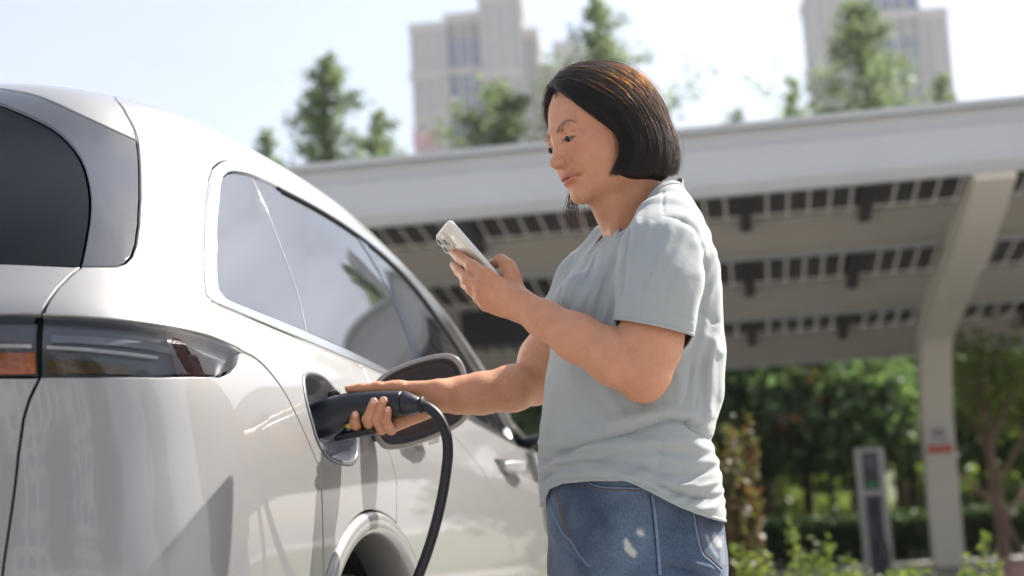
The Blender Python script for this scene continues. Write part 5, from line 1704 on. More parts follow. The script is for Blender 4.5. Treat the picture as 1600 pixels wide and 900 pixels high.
def clumped(n_guides, per, rng):
    Gd = make_paths(n_guides, rng, .0045)
    n, k, _c = Gd.shape
    out = np.repeat(Gd, per, 0)
    fan = rng.normal(0, .0026, (n * per, 1, 3)) * np.linspace(1.15, .55, k)[None, :, None]
    wav = np.sin(np.linspace(0, 6, k)[None, :, None] + rng.random((n * per, 1, 3)) * 6) * .0005
    out = out + fan + wav
    # uneven tips
    cut_ = 1 - rng.random((n * per, 1, 1)) ** 2 * .22
    t_ = np.linspace(0, 1, k)[None, :, None] * cut_ * (k - 1)
    i0 = np.clip(np.floor(t_).astype(int), 0, k - 2); fr = t_ - i0
    a = np.take_along_axis(out, np.repeat(i0, 3, 2), 1); b = np.take_along_axis(out, np.repeat(i0 + 1, 3, 2), 1)
    return a + (b - a) * fr
strands('strands', clumped(1800, 8, hr), .00027, HAIR)['kind'] = 'stuff'
strands('flyaway_hairs', make_paths(240, hr, .006, .014), .00014, HAIR)['kind'] = 'stuff'
# short hairs that soften the hairline
zq = hr.uniform(.004, .098, 420); side_ = np.where(hr.random(420) < .75, 1, -1)
yq = np.interp(zq, YB_Z, YB_Y) + hr.normal(.001, .0025, 420)
xq = np.sqrt(np.clip(1 - (yq / .088) ** 2 - ((zq - .03) / .095) ** 2, .02, 1)) * .068
q0 = head_surface(np.stack([side_ * xq, yq, zq], 1), 6)
dq = np.stack([side_ * hr.uniform(.2, .7, 420), np.full(420, -1.0), hr.uniform(-.5, .35, 420)], 1)
ln_ = hr.uniform(.012, .030, 420)[:, None]
g0 = grad(head_local, q0, .003); g0 /= np.linalg.norm(g0, axis=1, keepdims=True)
dq -= (dq * g0).sum(1)[:, None] * g0
pth = np.stack([q0 + dq * ln_ * t_ + g0 * (.0005 + .006 * math.sin(t_ * 2.2)) for t_ in np.linspace(0, 1, 6)], 1)
strands('hairline_hairs', h2w(pth.reshape(-1, 3)).reshape(420, 6, 3), .00013, HAIR)['kind'] = 'stuff'
# wisps of the far side showing under the chin
k = 12; n = 44
a = np.array([-.066, .030, -.060]) + hr.normal(0, .006, (n, 3)); b = np.array([-.050, .078, -.140]) + hr.normal(0, 1, (n, 3)) * [.008, .010, .010]
t = np.linspace(0, 1, k)[None, :, None]
w = a[:, None] * (1 - t) + b[:, None] * t + np.sin(t * math.pi) * np.array([-.012, .004, 0]) * hr.random((n, 1, 1)) + np.sin(t * 5 + hr.random((n, 1, 1)) * 5) * .006 * hr.random((n, 1, 3)) * t
strands('chin_wisps', h2w(w.reshape(-1, 3)).reshape(n, k, 3), .00034, HAIR)['kind'] = 'stuff'
# ================================================================== PHONE
ph_r = np.array([.36, -.91, .21]); ph_r /= np.linalg.norm(ph_r)
ph_u = np.array([-.635, 0, .77]); ph_u -= (ph_u @ ph_r) * ph_r; ph_u /= np.linalg.norm(ph_u)
ph_n = np.cross(ph_r, ph_u)                                # outwards from the back
PH_T = at(701, 344, 2.372)
ph_c = PH_T - ph_r * .0360 - ph_u * .0745
PM = Matrix(((ph_r[0], ph_u[0], ph_n[0], ph_c[0]), (ph_r[1], ph_u[1], ph_n[1], ph_c[1]), (ph_r[2], ph_u[2], ph_n[2], ph_c[2]), (0, 0, 0, 1)))
PHONE = empty('phone', tuple(ph_c)); tag(PHONE, 'cream backed smartphone with three lenses held up in a hand', 'phone')
def slab(w, h, r, z0, z1, bev, cx=0, cy=0, n=8):
    """rounded slab in the phone frame"""
    def outline(k):
        out = []
        for (sx, sy, a0) in ((1, 1, 0), (-1, 1, 90), (-1, -1, 180), (1, -1, 270)):
            for i in range(n + 1):
                a = math.radians(a0 + 90 * i / n); rr_ = max(r - k, .0005)
                out.append((cx + sx * (w/2 - r) + rr_ * math.cos(a), cy + sy * (h/2 - r) + rr_ * math.sin(a)))
        return out
    rings = [[(x, y, z0) for x, y in outline(bev)], [(x, y, z0 + bev * .3) for x, y in outline(bev * .3)], [(x, y, z0 + bev) for x, y in outline(0)], [(x, y, z1 - bev) for x, y in outline(0)], [(x, y, z1 - bev * .3) for x, y in outline(bev * .3)], [(x, y, z1) for x, y in outline(bev)]]
    V, F_ = ring_mesh([np.array(q) for q in rings])
    return [tuple(PM @ Vector(v)) for v in V], F_
CASE = pbr('clear_phone_case', srgb(226, 222, 212), rough=.12, coat=.8)
BACKG = pbr('cream_phone_back', srgb(214, 206, 188), rough=.12, coat=1.0)
link('case', mesh_from('case', *slab(.0745, .1500, .011, -.0055, .0045, .0025)), CASE, PHONE)
link('back_panel', mesh_from('back_panel', *slab(.0670, .1420, .009, .0040, .0050, .0004)), BACKG, PHONE)
link('screen', mesh_from('screen', *slab(.0690, .1440, .009, -.0062, -.0050, .0004)), GLOSSBLACK, PHONE)
cmod = link('camera_module', mesh_from('camera_module', *slab(.0370, .0370, .0095, .0045, .0072, .0010, -.0155, .0530)), BACKG, PHONE)
LENSRING = pbr('lens_ring', (.75, .72, .66, 1), rough=.15, metal=1.0)
for lx, ly in ((-.0240, .0615), (-.0240, .0445), (-.0075, .0530)):
    c_ = PM @ Vector((lx, ly, .0068)); d_ = Vector(ph_n)
    l_ = link('lens', mesh_from('lens', *disc_tube(c_, d_, [(0, .0078), (.0028, .0078), (.0033, .0073), (.0033, .0062), (.0022, .0060)], 24)), LENSRING, cmod)
    link('lens_glass', mesh_from('lens_glass', *disc_tube(c_, d_, [(.001, .0060), (.0026, .0060)], 20)), GLOSSBLACK, cmod)
sb = MB(); sb.box((.0372, .006, -.0022), (.0381, .030, .0016), PM); sb.build('side_button', LENSRING, PHONE, bevel=.0004)

# ================================================================== CHARGING PLUG AND CABLE
PLUGM = pbr('dark_navy_plug_plastic', srgb(30, 33, 42), rough=.36, bump=(1400, .10, .0004))
PLUG = empty('charging_plug', tuple(PL(560, 650))); tag(PLUG, 'dark charging plug pushed into the silver car, its cable hanging down', 'charging plug')
PAX = np.array([math.sin(CAR_A), math.cos(CAR_A), 0.0])     # across the plug, away from the camera
def plug_loft(name, secs, mat, parent, n=28, ex=2.4, depth=.86):
    rings_ = []
    for (x0, yt, x1, yb_, kd) in secs:
        a = PL(x0, yt); b = PL(x1, yb_); c = (a + b) / 2; v = (a - b) / 2; hv = np.linalg.norm(v)
        rg_ = []
        for k_ in range(n):
            t_ = k_ * math.tau / n; cs, sn = math.cos(t_), math.sin(t_)
            rg_.append(c + v * np.sign(sn) * abs(sn) ** (2/ex) + PAX * hv * kd * np.sign(cs) * abs(cs) ** (2/ex))
        rings_.append(np.array(rg_))
    o = link(name, mesh_from(name, *ring_mesh(rings_)), mat, parent)
    return o
G = .92
plug_loft('handle', [(484, 634, 499, 690, G), (486, 632, 502, 691.5, G), (497, 627, 512, 689, G), (511, 621.5, 524, 685, G), (527, 616.5, 536, 677.5, .9), (543, 613.5, 548, 668, .9), (560, 612, 563, 660, .95), (580, 611, 582, 655, 1), (605, 610.5, 606, 652, 1), (626, 611, 627, 650.5, 1), (628.5, 611.6, 629.5, 650, 1)], PLUGM, PLUG)
plug_loft('end_collar', [(629, 611.5, 630, 650, 1), (631, 610.5, 632, 651, 1), (639, 612.5, 640, 650, 1), (648, 617, 648, 648, 1), (655, 620.5, 655, 646, 1), (657, 622, 657, 644.5, 1)], PLUGM, PLUG, ex=2.1)
plug_loft('cable_gland', [(656, 621, 656, 645.5, 1), (658, 619, 658, 646.5, 1), (661, 619.5, 661, 645.5, 1), (663, 621.5, 663, 643.5, 1)], RUBBER, PLUG, ex=2)
mb = MB(); mb.tube(spline([PL(524, 684), PL(545, 680), PL(566, 675), PL(586, 672)], 5), [.0085] * 16, 10); mb.build('trigger_guard', PLUGM, PLUG, True)
mb = MB(); mb.tube([PL(530, 613, -.002), PL(520, 616.5, -.002), PL(514, 619, -.002)], [.006, .008, .006], 10); mb.build('release_button', PLASTIC, PLUG, True)
mb = MB(); mb.tube([PL(541, 666, -.024), PL(549, 665, -.024)], .004, 10); mb.build('yellow_lock', pbr('yellow_plastic', srgb(214, 176, 20), rough=.4), PLUG, True)
# connector nose inside the socket
link('connector_nose', mesh_from('connector_nose', *disc_tube(PL(494, 661), -np.array(nrm), [(-.01, .026), (.02, .026), (.022, .024)])), RUBBER, PLUG)
gz_ = lambda x, y: float(ground_z(x, y)) + .011
cp = [PL(655, 633), PL(662, 634), PL(672, 639), PL(683, 649), PL(692, 664), PL(698, 682), PL(700, 704), PL(698, 730), PL(692, 770), PL(682, 815), PL(668, 862), PL(652, 905), PL(632, 960)]
e_ = np.array(cp[-1]); cp += [e_ + np.array([-.03, -.02, -.16]), e_ + np.array([-.035, -.05, -.33])]
q_ = e_ + np.array([-.02, -.08, 0]); 
q_[2] = gz_(q_[0], q_[1]) + .05; cp.append(q_.copy())
for dx, dy in ((.06, -.16), (.20, -.22), (.5, -.2), (1.0, -.1), (1.7, -.15), (2.6, -.1)):
    w_ = e_ + np.array([dx, dy - .05, 0]); w_[2] = gz_(w_[0], w_[1]); cp.append(w_)
mb = MB(); cs_ = spline(cp, 8); mb.tube(cs_, [.0098] * len(cs_), 14)
mb.build('cable', pbr('black_cable_rubber', srgb(30, 32, 40), rough=.45), PLUG, True)
# ================================================================== GROUND
def ground():
    xs = np.r_[-300, -60, -20, -8, -3, 0, 3, 6, 10, 20, 60, 300]; ys = np.r_[-300, -60, -15, -6, -3, 0, 2.87, 6, 9, 12.37, 15, 18, 30, 80, 200, 700]
    V = [(x, y, float(ground_z(x, y))) for y in ys for x in xs]; n = len(xs)
    return mesh_from('ground', V, [[j*n+i, j*n+i+1, (j+1)*n+i+1, (j+1)*n+i] for j in range(len(ys)-1) for i in range(n-1)], False)
def paving_mat():
    m, nt, b = new_mat('concrete_pavers'); N = nt.nodes; L = nt.links
    tc = N.new('ShaderNodeTexCoord')
    br = N.new('ShaderNodeTexBrick'); br.inputs['Scale'].default_value = 1; br.inputs['Brick Width'].default_value = .2; br.inputs['Row Height'].default_value = .1; br.inputs['Mortar Size'].default_value = .004
    br.inputs['Color1'].default_value = srgb(152, 150, 148); br.inputs['Color2'].default_value = srgb(168, 165, 161); br.inputs['Mortar'].default_value = srgb(96, 92, 86)
    L.new(tc.outputs['Object'], br.inputs['Vector'])
    nz = N.new('ShaderNodeTexNoise'); nz.inputs['Scale'].default_value = 1.3; nz.inputs['Detail'].default_value = 6; L.new(tc.outputs['Object'], nz.inputs['Vector'])
    mx = N.new('ShaderNodeMix'); mx.data_type = 'RGBA'; mx.blend_type = 'OVERLAY'; mx.inputs['Factor'].default_value = .35
    L.new(br.outputs['Color'], mx.inputs['A']); L.new(nz.outputs['Fac'], mx.inputs['B']); L.new(mx.outputs['Result'], b.inputs['Base Color'])
    b.inputs['Roughness'].default_value = .9
    return m
tag(link('ground', ground(), paving_mat()), kind='structure')
def sheet(name, x0, x1, y0, y1, mat, lift=.004, n=12):
    V = []; 
    for j in range(n + 1):
        for i in range(n + 1):
            x = x0 + (x1 - x0) * i / n; y = y0 + (y1 - y0) * j / n; V.append((x, y, float(ground_z(x, y)) + lift))
    o = link(name, mesh_from(name, V, [[j*(n+1)+i, j*(n+1)+i+1, (j+1)*(n+1)+i+1, (j+1)*(n+1)+i] for j in range(n) for i in range(n)], False), mat)
    return tag(o, kind='structure')
SOIL = pbr('lawn_soil', srgb(74, 86, 46), rough=1, noise=(3, .4))
sheet('lawn', -60, 60, 17.6, 90, SOIL, .006)

# ================================================================== SOLAR CARPORT
STEEL = pbr('cream_painted_steel', srgb(200, 201, 200), rough=.45, noise=(2.5, .06))
STEEL2 = pbr('warm_grey_painted_steel', srgb(188, 181, 168), rough=.5, noise=(2.5, .08))
STEEL3 = pbr('cream_column_paint', srgb(236, 226, 208), rough=.45, noise=(2.5, .06))
DARKST = pbr('dark_anodised_rail', srgb(62, 60, 62), rough=.45)
CELL = pbr('solar_cell', srgb(30, 32, 48), rough=.25, noise=(40, .3))
def pvglass():
    m, nt, b = new_mat('solar_module_glass'); N = nt.nodes; L = nt.links
    tr = N.new('ShaderNodeBsdfTranslucent'); tr.inputs[0].default_value = (.46, .44, .41, 1)
    b.inputs['Base Color'].default_value = (.20, .195, .185, 1); b.inputs['Roughness'].default_value = .3
    ms = N.new('ShaderNodeMixShader'); ms.inputs[0].default_value = .6
    L.new(b.outputs[0], ms.inputs[1]); L.new(tr.outputs[0], ms.inputs[2]); L.new(ms.outputs[0], N['Material Output'].inputs['Surface'])
    return m
PVG = pvglass()
cd_ = np.array([.9875, -.158, 0]); cn_ = np.array([.158, .9875, 0])          # along the fascia, away from the camera
F0 = at(1500, 160, 10.6); F0[2] = 0
FT = float(at(1500, 160, 10.6)[2])                                          # top of the fascia
def cpt(a, b, z): return F0 + cd_ * a + cn_ * b + np.array([0, 0, z])
CM = Matrix(((cd_[0], cn_[0], 0, F0[0]), (cd_[1], cn_[1], 0, F0[1]), (0, 0, 1, 0), (0, 0, 0, 1)))
CARPORT = empty('solar_carport', tuple(cpt(0, 4.7, float(ground_z(0, 15)))), -math.atan2(.158, .9875))
tag(CARPORT, 'cream steel solar carport with dark panels on beams behind the car', 'carport')
A0, A1 = -9.5, 11.0
H0 = FT - .555                                                              # underside of the fascia
SLOPE = .172
def prism(name, prof, a0, a1, mat, parent=CARPORT):
    """extrude a (b, z) profile along the fascia"""
    n = len(prof); V = [tuple(cpt(a0, b, z)) for b, z in prof] + [tuple(cpt(a1, b, z)) for b, z in prof]
    F_ = [[i, (i+1) % n, n + (i+1) % n, n + i] for i in range(n)] + [list(range(n))[::-1], [n + i for i in range(n)]]
    return link(name, mesh_from(name, V, F_, False), mat, parent)
bw = [(A0, -5.35), (-5.346, .846), (.85, A1)]                               # fascia boards meet at butt joints
for i, (p, q) in enumerate(bw):
    prism('fascia_cap', [(-.05, FT - .045), (-.05, FT), (.35, FT + .02), (.35, FT - .03)], p, q, STEEL)
    prism('gutter_board', [(.03, FT - .19), (.03, FT - .047), (.10, FT - .047), (.10, FT - .19)], p, q, STEEL)
    prism('fascia_board', [(-.02, FT - .42), (-.02, FT - .192), (.09, FT - .192), (.09, FT - .42)], p, q, STEEL)
    prism('fascia_lip', [(.02, FT - .555), (-.035, FT - .47), (-.035, FT - .423), (.085, FT - .423), (.085, FT - .555)], p, q, STEEL)
def roof_z(b): return FT - .02 - SLOPE * b
for b0 in (2.12, 4.24, 6.36):                                               # purlins
    zt = roof_z(b0) - .035
    prism('roof_beam', [(b0, zt - .34), (b0, zt), (b0 + .06, zt), (b0 + .06, zt - .34)], A0, A1, STEEL2)
    prism('beam_flange', [(b0 - .07, zt - .365), (b0 - .07, zt - .342), (b0 + .12, zt - .342), (b0 + .12, zt - .365)], A0, A1, STEEL)
# rafters and modules
raf = [-8.2, -6.9, -5.55, -4.15, -2.75, -1.66, -.60, .42, 1.5, 2.6, 3.7, 4.8, 5.9, 7.0, 8.1, 9.2, 10.3]
def slope_box(a0, a1, b0, b1, dz0, dz1):
    V = [tuple(cpt(a, b, roof_z(b) + dz)) for a in (a0, a1) for b, dz in ((b0, dz0), (b1, dz0), (b1, dz1), (b0, dz1))]
    return V, [[0, 1, 2, 3], [7, 6, 5, 4], [0, 4, 5, 1], [1, 5, 6, 2], [2, 6, 7, 3], [3, 7, 4, 0]]
for a in raf:
    for b0, b1 in ((.12, 2.10), (2.20, 4.22), (4.32, 6.34), (6.44, 7.4)):
        link('rafter', mesh_from('rafter', *slope_box(a - .05, a + .05, b0, b1, -.15, -.012), False), DARKST, CARPORT)
for b0, b1 in ((.11, 2.10), (2.13, 4.22), (4.25, 6.34), (6.37, 7.45)):
    link('module_glass', mesh_from('module_glass', *slope_box(A0, A1, b0, b1, 0, .012), False), PVG, CARPORT)
    a = A0 + .05
    while a < A1 - .2:
        link('cell_strip', mesh_from('cell_strip', *slope_box(a, a + .165, b0 + .03, b1 - .03, -.008, -.002), False), CELL, CARPORT)
        a += .186
def rib(a, w=.155):
    """bent steel frame: foot, upright, then the arm up to the fascia"""
    gz0 = float(ground_z(0, 15.4)) - .05
    path = spline([(5.05, gz0), (4.95, .6), (4.80, 1.35), (4.35, roof_z(4.4) - .66), (3.6, roof_z(3.6) - .60), (2.2, roof_z(2.2) - .58), (.9, roof_z(.9) - .56), (.06, H0 + .03)], 6)
    V = []; F_ = []
    P = np.array(path); T_ = np.gradient(P, axis=0); T_ /= np.linalg.norm(T_, axis=1, keepdims=True); Nn = np.stack([-T_[:, 1], T_[:, 0]], 1)
    hh = np.interp(np.linspace(0, 1, len(P)), [0, .35, .5, 1], [.17, .16, .15, .08])
    for (b, z), (nb_, nz_), h_ in zip(P, Nn, hh):
        for sa, sn in ((-w, -1), (w, -1), (w, 1), (-w, 1)):
            V.append(tuple(cpt(a + sa, b + nb_ * h_ * sn, z + nz_ * h_ * sn)))
    m = len(P)
    F_ = [[4*i+j, 4*i+(j+1) % 4, 4*(i+1)+(j+1) % 4, 4*(i+1)+j] for i in range(m-1) for j in range(4)] + [[3, 2, 1, 0], [4*(m-1)+j for j in range(4)]]
    o = link('support_frame', mesh_from('support_frame', V, F_, False), STEEL3, CARPORT)
    return o
RIB_A = .21
for a in (RIB_A, RIB_A - 6.2, RIB_A + 6.2):
    rib(a)
# dark inverter box under the second beam
ib = MB(); c_ = at(777, 512, 14.9)
ib.box((-.37, -.12, -.19), (.37, .12, .19), Matrix.Translation(Vector(c_)) @ Matrix.Rotation(-math.atan2(.158, .9875), 4, 'Z')); ib.build('inverter_box', pbr('black_steel_box', srgb(34, 34, 38), rough=.5), CARPORT, bevel=.012)
# notice on the column
ga = at(1466, 684, 14.75)
sgn = empty('column_notice', tuple(ga)); tag(sgn, 'small white notice with a red footer on the carport column', 'sign')
SM = Matrix.Translation(Vector(ga)) @ Matrix.Rotation(-math.atan2(.158, .9875), 4, 'Z')
q = MB(); q.box((-.13, -.012, -.16), (.13, 0, .16), SM); q.build('board', pbr('notice_white', srgb(214, 206, 198), rough=.4), sgn, bevel=.004)
q = MB(); q.box((-.125, -.0155, -.155), (.125, -.0125, -.075), SM); q.build('red_footer', pbr('notice_red', srgb(206, 92, 70), rough=.4), sgn)
q = MB(); q.box((-.065, -.0155, .005), (.065, -.0125, .10), SM); q.build('pictogram', pbr('notice_grey', srgb(158, 150, 148), rough=.4), sgn)
q = MB(); q.box((-.10, -.0155, -.045), (.10, -.0125, -.025), SM); q.build('text_line', pbr('notice_grey2', srgb(150, 132, 128), rough=.4), sgn)

# ================================================================== CHARGING POST
cb = at(1357, 700, 13.5); cgz = float(ground_z(0, 13.5))
POST = empty('charging_post', (cb[0], cb[1], cgz), math.radians(-12)); tag(POST, 'slim grey charging post with a dark screen standing by the carport column', 'charging post')
ph_ = float(cb[2]) - cgz + .012
POSTM = pbr('silver_grey_post', srgb(168, 164, 154), rough=.35, metal=.2)
def post_part(name, lo, hi, mat, bev=.01):
    q = MB(); q.box(lo, hi); o = q.build(name, mat, POST, bevel=bev, world=False); return o
post_part('housing', (-.135, -.06, .04), (.135, .12, ph_), POSTM, .025)
post_part('plinth', (-.17, -.10, 0), (.17, .16, .045), pbr('plinth', srgb(120, 116, 108), rough=.8))
post_part('screen_panel', (-.075, -.067, ph_ - .40), (.075, -.0605, ph_ - .05), pbr('post_panel', srgb(26, 30, 38), rough=.2))
post_part('screen', (-.055, -.071, ph_ - .20), (.055, -.0675, ph_ - .08), pbr('post_screen', srgb(52, 60, 76), rough=.1), .002)
post_part('status_strip', (-.055, -.071, ph_ - .375), (.055, -.0675, ph_ - .335), pbr('post_green', srgb(40, 120, 70), rough=.3), .002)
post_part('lower_panel', (-.075, -.067, .12), (.075, -.0605, ph_ - .45), pbr('post_lower', srgb(70, 70, 76), rough=.4))
post_part('plug_holder', (-.045, -.12, ph_ - .62), (.045, -.0675, ph_ - .48), PLASTIC, .012)
q = MB(); q.tube(spline([(0, -.11, ph_ - .6), (.02, -.16, ph_ - .75), (.09, -.17, ph_ - .98), (.04, -.15, ph_ - 1.15), (-.02, -.13, ph_ - 1.0), (0, -.07, ph_ - .85)], 6), .012, 8); q.build('cable', RUBBER, POST, True, world=False)
# stone block at the edge of the bed
sb_ = at(1592, 880, 12.0)
q = MB(); q.box((-.13, -.2, 0), (.75, .2, float(sb_[2]) - float(ground_z(0, 12)))); o = q.build('stone_block', pbr('pink_granite', srgb(176, 134, 118), rough=.6, noise=(30, .25)), None, bevel=.02)
o.location = (sb_[0], sb_[1], float(ground_z(0, 12))); tag(o, 'pinkish granite block at the edge of the planting bed', 'stone block')

# ================================================================== PLANTS
def leaf_quads(C_, size, rng, flat=0.0, aspect=.55):
    n = len(C_)
    a = rng.normal(size=(n, 3)); a /= np.linalg.norm(a, axis=1, keepdims=True)
    b = rng.normal(size=(n, 3)); b[:, 2] *= (1 - flat); b -= (a * b).sum(1)[:, None] * a; b /= np.linalg.norm(b, axis=1, keepdims=True)
    s = size * (.6 + .8 * rng.random(n))[:, None]
    V = np.stack([C_ - a * s, C_ + b * s * aspect, C_ + a * s, C_ - b * s * aspect], 1).reshape(-1, 3)
    me = bpy.data.meshes.new('foliage')
    me.vertices.add(4 * n); me.vertices.foreach_set('co', V.astype(F32).ravel())
    me.loops.add(4 * n); me.loops.foreach_set('vertex_index', np.arange(4 * n, dtype=np.int32))
    me.polygons.add(n); me.polygons.foreach_set('loop_start', np.arange(0, 4 * n, 4, dtype=np.int32))
    me.update(calc_edges=True)
    return me
BARK = pbr('bark', srgb(84, 68, 54), rough=.95, noise=(14, .35), bump=(30, .6, .02))
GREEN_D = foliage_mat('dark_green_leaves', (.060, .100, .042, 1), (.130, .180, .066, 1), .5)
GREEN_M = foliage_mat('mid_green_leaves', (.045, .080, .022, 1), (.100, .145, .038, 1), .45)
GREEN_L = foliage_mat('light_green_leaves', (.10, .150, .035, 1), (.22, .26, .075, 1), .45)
CONIF = foliage_mat('conifer_needles', (.125, .165, .095, 1), (.200, .245, .120, 1), .55)
AUTUMN = foliage_mat('russet_leaves', (.12, .055, .026, 1), (.10, .115, .035, 1), .4)
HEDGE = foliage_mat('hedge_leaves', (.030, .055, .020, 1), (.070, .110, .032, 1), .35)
def broadleaf(name, base, h, rx, mat, n, size, seed, label, cat='tree', clear=.28, clumps=26, group=None, trunk=.10, barkm=BARK):
    rng = np.random.default_rng(seed)
    root = empty(name, tuple(base)); tag(root, label, cat, group)
    zc = h * (clear + 1) / 2; rz = h * (1 - clear) / 2
    u = rng.normal(size=(clumps, 3)); u /= np.linalg.norm(u, axis=1, keepdims=True)
    cc = u * (rng.random((clumps, 1)) ** .4) * [rx * .8, rx * .8, rz * .85] + [0, 0, zc]
    cs = rx * (.20 + .22 * rng.random(clumps))
    mb = MB(); top = np.array([rng.normal() * .1 * rx, rng.normal() * .1 * rx, h * .80])
    tp = [np.array([0, 0, -.06]), np.array([.02, .01, h * .25]), top * .6, top]
    mb.tube(spline(tp, 4), np.linspace(trunk, trunk * .2, 13), 8); mb.build('trunk', barkm, root, True, world=False)
    lb = MB()
    for k_ in range(min(clumps, 12)):
        z0 = h * (clear * .7 + .5 * rng.random()); p0 = np.array([0, 0, z0]); lb.tube(spline([p0, (p0 + cc[k_]) / 2 + [0, 0, .05 * h], cc[k_]], 3), np.linspace(trunk * .42, trunk * .08, 7), 5)
    tag(lb.build('limbs', barkm, root, True, world=False), kind='stuff')
    w = cs ** 2 / (cs ** 2).sum(); idx = rng.choice(clumps, n, p=w)
    P = cc[idx] + rng.normal(size=(n, 3)) * (cs[idx] * .55)[:, None] * [1, 1, .75]
    tag(link('crown', leaf_quads(P, size, rng), mat, root, world=False), kind='stuff')
    return root
def conifer(name, base, h, rx, seed, label, n=5200, size=.11, mat=CONIF, group=None, start=.12, up=.35):
    rng = np.random.default_rng(seed)
    root = empty(name, tuple(base)); tag(root, label, 'tree', group)
    mb = MB(); mb.tube([(0, 0, -.06), (.02, 0, h * .5), (0, .02, h)], [.13, .07, .012], 8); mb.build('trunk', BARK, root, True, world=False)
    P = []; lb = MB(); size *= .52; n = int(n * 2.6)
    nb_ = int(64 * h / 9)
    for k_ in range(nb_):
        t_ = start + (1 - start) * ((k_ + rng.random()) / nb_) ** .9; L_ = rx * (1 - t_) ** .8 * (.45 + .75 * rng.random()) + .10
        az = k_ * 2.4 + rng.normal() * .5; d = np.array([math.cos(az), math.sin(az), up + .3 * rng.normal()])
        p0 = np.array([0, 0, h * t_]); p1 = p0 + d * L_
        lb.tube([p0, (p0 + p1) / 2 - [0, 0, .03 * L_], p1], [.018, .012, .004], 4)
        m_ = int(n / nb_ * (L_ / rx + .15) * 1.7)
        s = rng.random(m_)
        tw = rng.normal(size=(m_, 3)) * (.05 + .10 * L_ * (1.1 - .5 * s))[:, None] * [1, 1, .9]
        P.append(p0 + (p1 - p0) * s[:, None] + tw + np.array([0, 0, .10]) * np.abs(tw[:, :1]) * 3)
    tag(lb.build('limbs', BARK, root, True, world=False), kind='stuff')
    tag(link('crown', leaf_quads(np.concatenate(P), size, rng, aspect=.4), mat, root, world=False), kind='stuff')
    return root
def shrub(name, base, rx, ry, h, mat, n, size, seed, label, cat='shrub', group=None, boxy=False):
    rng = np.random.default_rng(seed)
    root = empty(name, tuple(base)); tag(root, label, cat, group)
    if boxy:
        P = np.stack([(rng.random(n) * 2 - 1) * rx, (rng.random(n) * 2 - 1) * ry, rng.random(n) ** .6 * h + rng.normal(size=n) * .03], 1)
    else:
        u = rng.normal(size=(n, 3)); u /= np.linalg.norm(u, axis=1, keepdims=True); u[:, 2] = np.abs(u[:, 2])
        lob = 1 + .25 * np.sin(u[:, 0] * 5 + seed) * np.sin(u[:, 1] * 4 + seed * 2) + .18 * np.sin(u[:, 2] * 9 + seed)
        P = u * (rng.random((n, 1)) ** .35) * lob[:, None] * [rx, ry, h]
    mb = MB()
    for k_ in range(7):
        e = P[rng.integers(n)] * [.6, .6, .9]; mb.tube([(e[0] * .2, e[1] * .2, -.02), e * .6, e], [.012, .009, .004], 5)
    tag(mb.build('stems', BARK, root, True, world=False), kind='stuff')
    tag(link('foliage', leaf_quads(P, size, rng), mat, root, world=False), kind='stuff')
    return root
def gpt(px, py, Y):
    p = at(px, py, Y); return np.array([p[0], p[1], float(ground_z(p[0], p[1]))])
def hgt(px, py, Y): p = at(px, py, Y); return float(p[2] - ground_z(p[0], p[1]))

# conifers whose tops stand above the carport roof
for i, (px, py, Y, rx, lab, n, st) in enumerate((
        (508, 96, 26, 2.1, 'bushy conifer rising above the carport left of the beige tower', 6500, .3),
        (592, 178, 27, 1.5, 'short conifer above the carport roof between the bushy conifer and the tower', 3600, .3),
        (414, 212, 28, 1.0, 'small conifer tip showing over the roof of the silver car', 2200, .4),
        (776, 128, 24, 2.0, 'yellowish green conifer in front of the foot of the beige tower', 5200, .3),
        (932, 4, 25, 2.6, 'tall sparse conifer rising behind the head of the woman', 5200, .3),
        (1338, 6, 27, 2.7, 'tall open conifer in front of the bluish glass tower', 6000, .3),
        (1236, 128, 30, 1.2, 'thin pale conifer beside the bluish glass tower', 1500, .4),
        (1470, 120, 29, 1.2, 'small conifer at the foot of the bluish tower wing', 1800, .4),
        (1150, 176, 27, 1.0, 'low conifer tip just above the carport roof behind the woman', 900, .5))):
    b_ = gpt(px, 600, Y); b_[0] = at(px, py, Y)[0]
    conifer('conifer', b_, hgt(px, py, Y), rx * 1.7, 40 + i, lab, n, .13, group='conifers behind the carport', start=st)
# dark trees seen under the carport
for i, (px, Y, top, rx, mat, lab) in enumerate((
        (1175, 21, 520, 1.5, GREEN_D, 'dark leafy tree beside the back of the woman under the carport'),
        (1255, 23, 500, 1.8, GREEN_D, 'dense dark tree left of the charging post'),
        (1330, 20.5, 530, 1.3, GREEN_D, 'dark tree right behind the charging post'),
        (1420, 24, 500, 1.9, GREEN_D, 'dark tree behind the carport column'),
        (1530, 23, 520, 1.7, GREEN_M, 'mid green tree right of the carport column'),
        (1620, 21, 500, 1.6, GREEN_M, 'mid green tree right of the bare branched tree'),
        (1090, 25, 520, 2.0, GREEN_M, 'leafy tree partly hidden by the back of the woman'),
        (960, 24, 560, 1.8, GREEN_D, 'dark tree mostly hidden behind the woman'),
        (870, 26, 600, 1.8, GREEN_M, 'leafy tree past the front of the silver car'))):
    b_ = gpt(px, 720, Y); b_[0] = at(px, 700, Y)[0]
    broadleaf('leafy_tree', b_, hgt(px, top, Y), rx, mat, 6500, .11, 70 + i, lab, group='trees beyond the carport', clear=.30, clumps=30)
b_ = gpt(1290, 700, 20); broadleaf('russet_tree', b_, hgt(1290, 585, 20), .75, AUTUMN, 900, .09, 95, 'reddish leaved small tree among the dark trees by the charging post', clear=.45, clumps=12, trunk=.05)
b_ = gpt(1145, 760, 8.2); shrub('russet_shrub', b_, .17, .20, hgt(1145, 660, 8.2), AUTUMN, 2600, .032, 96, 'orange brown shrub close behind the jeans of the woman')
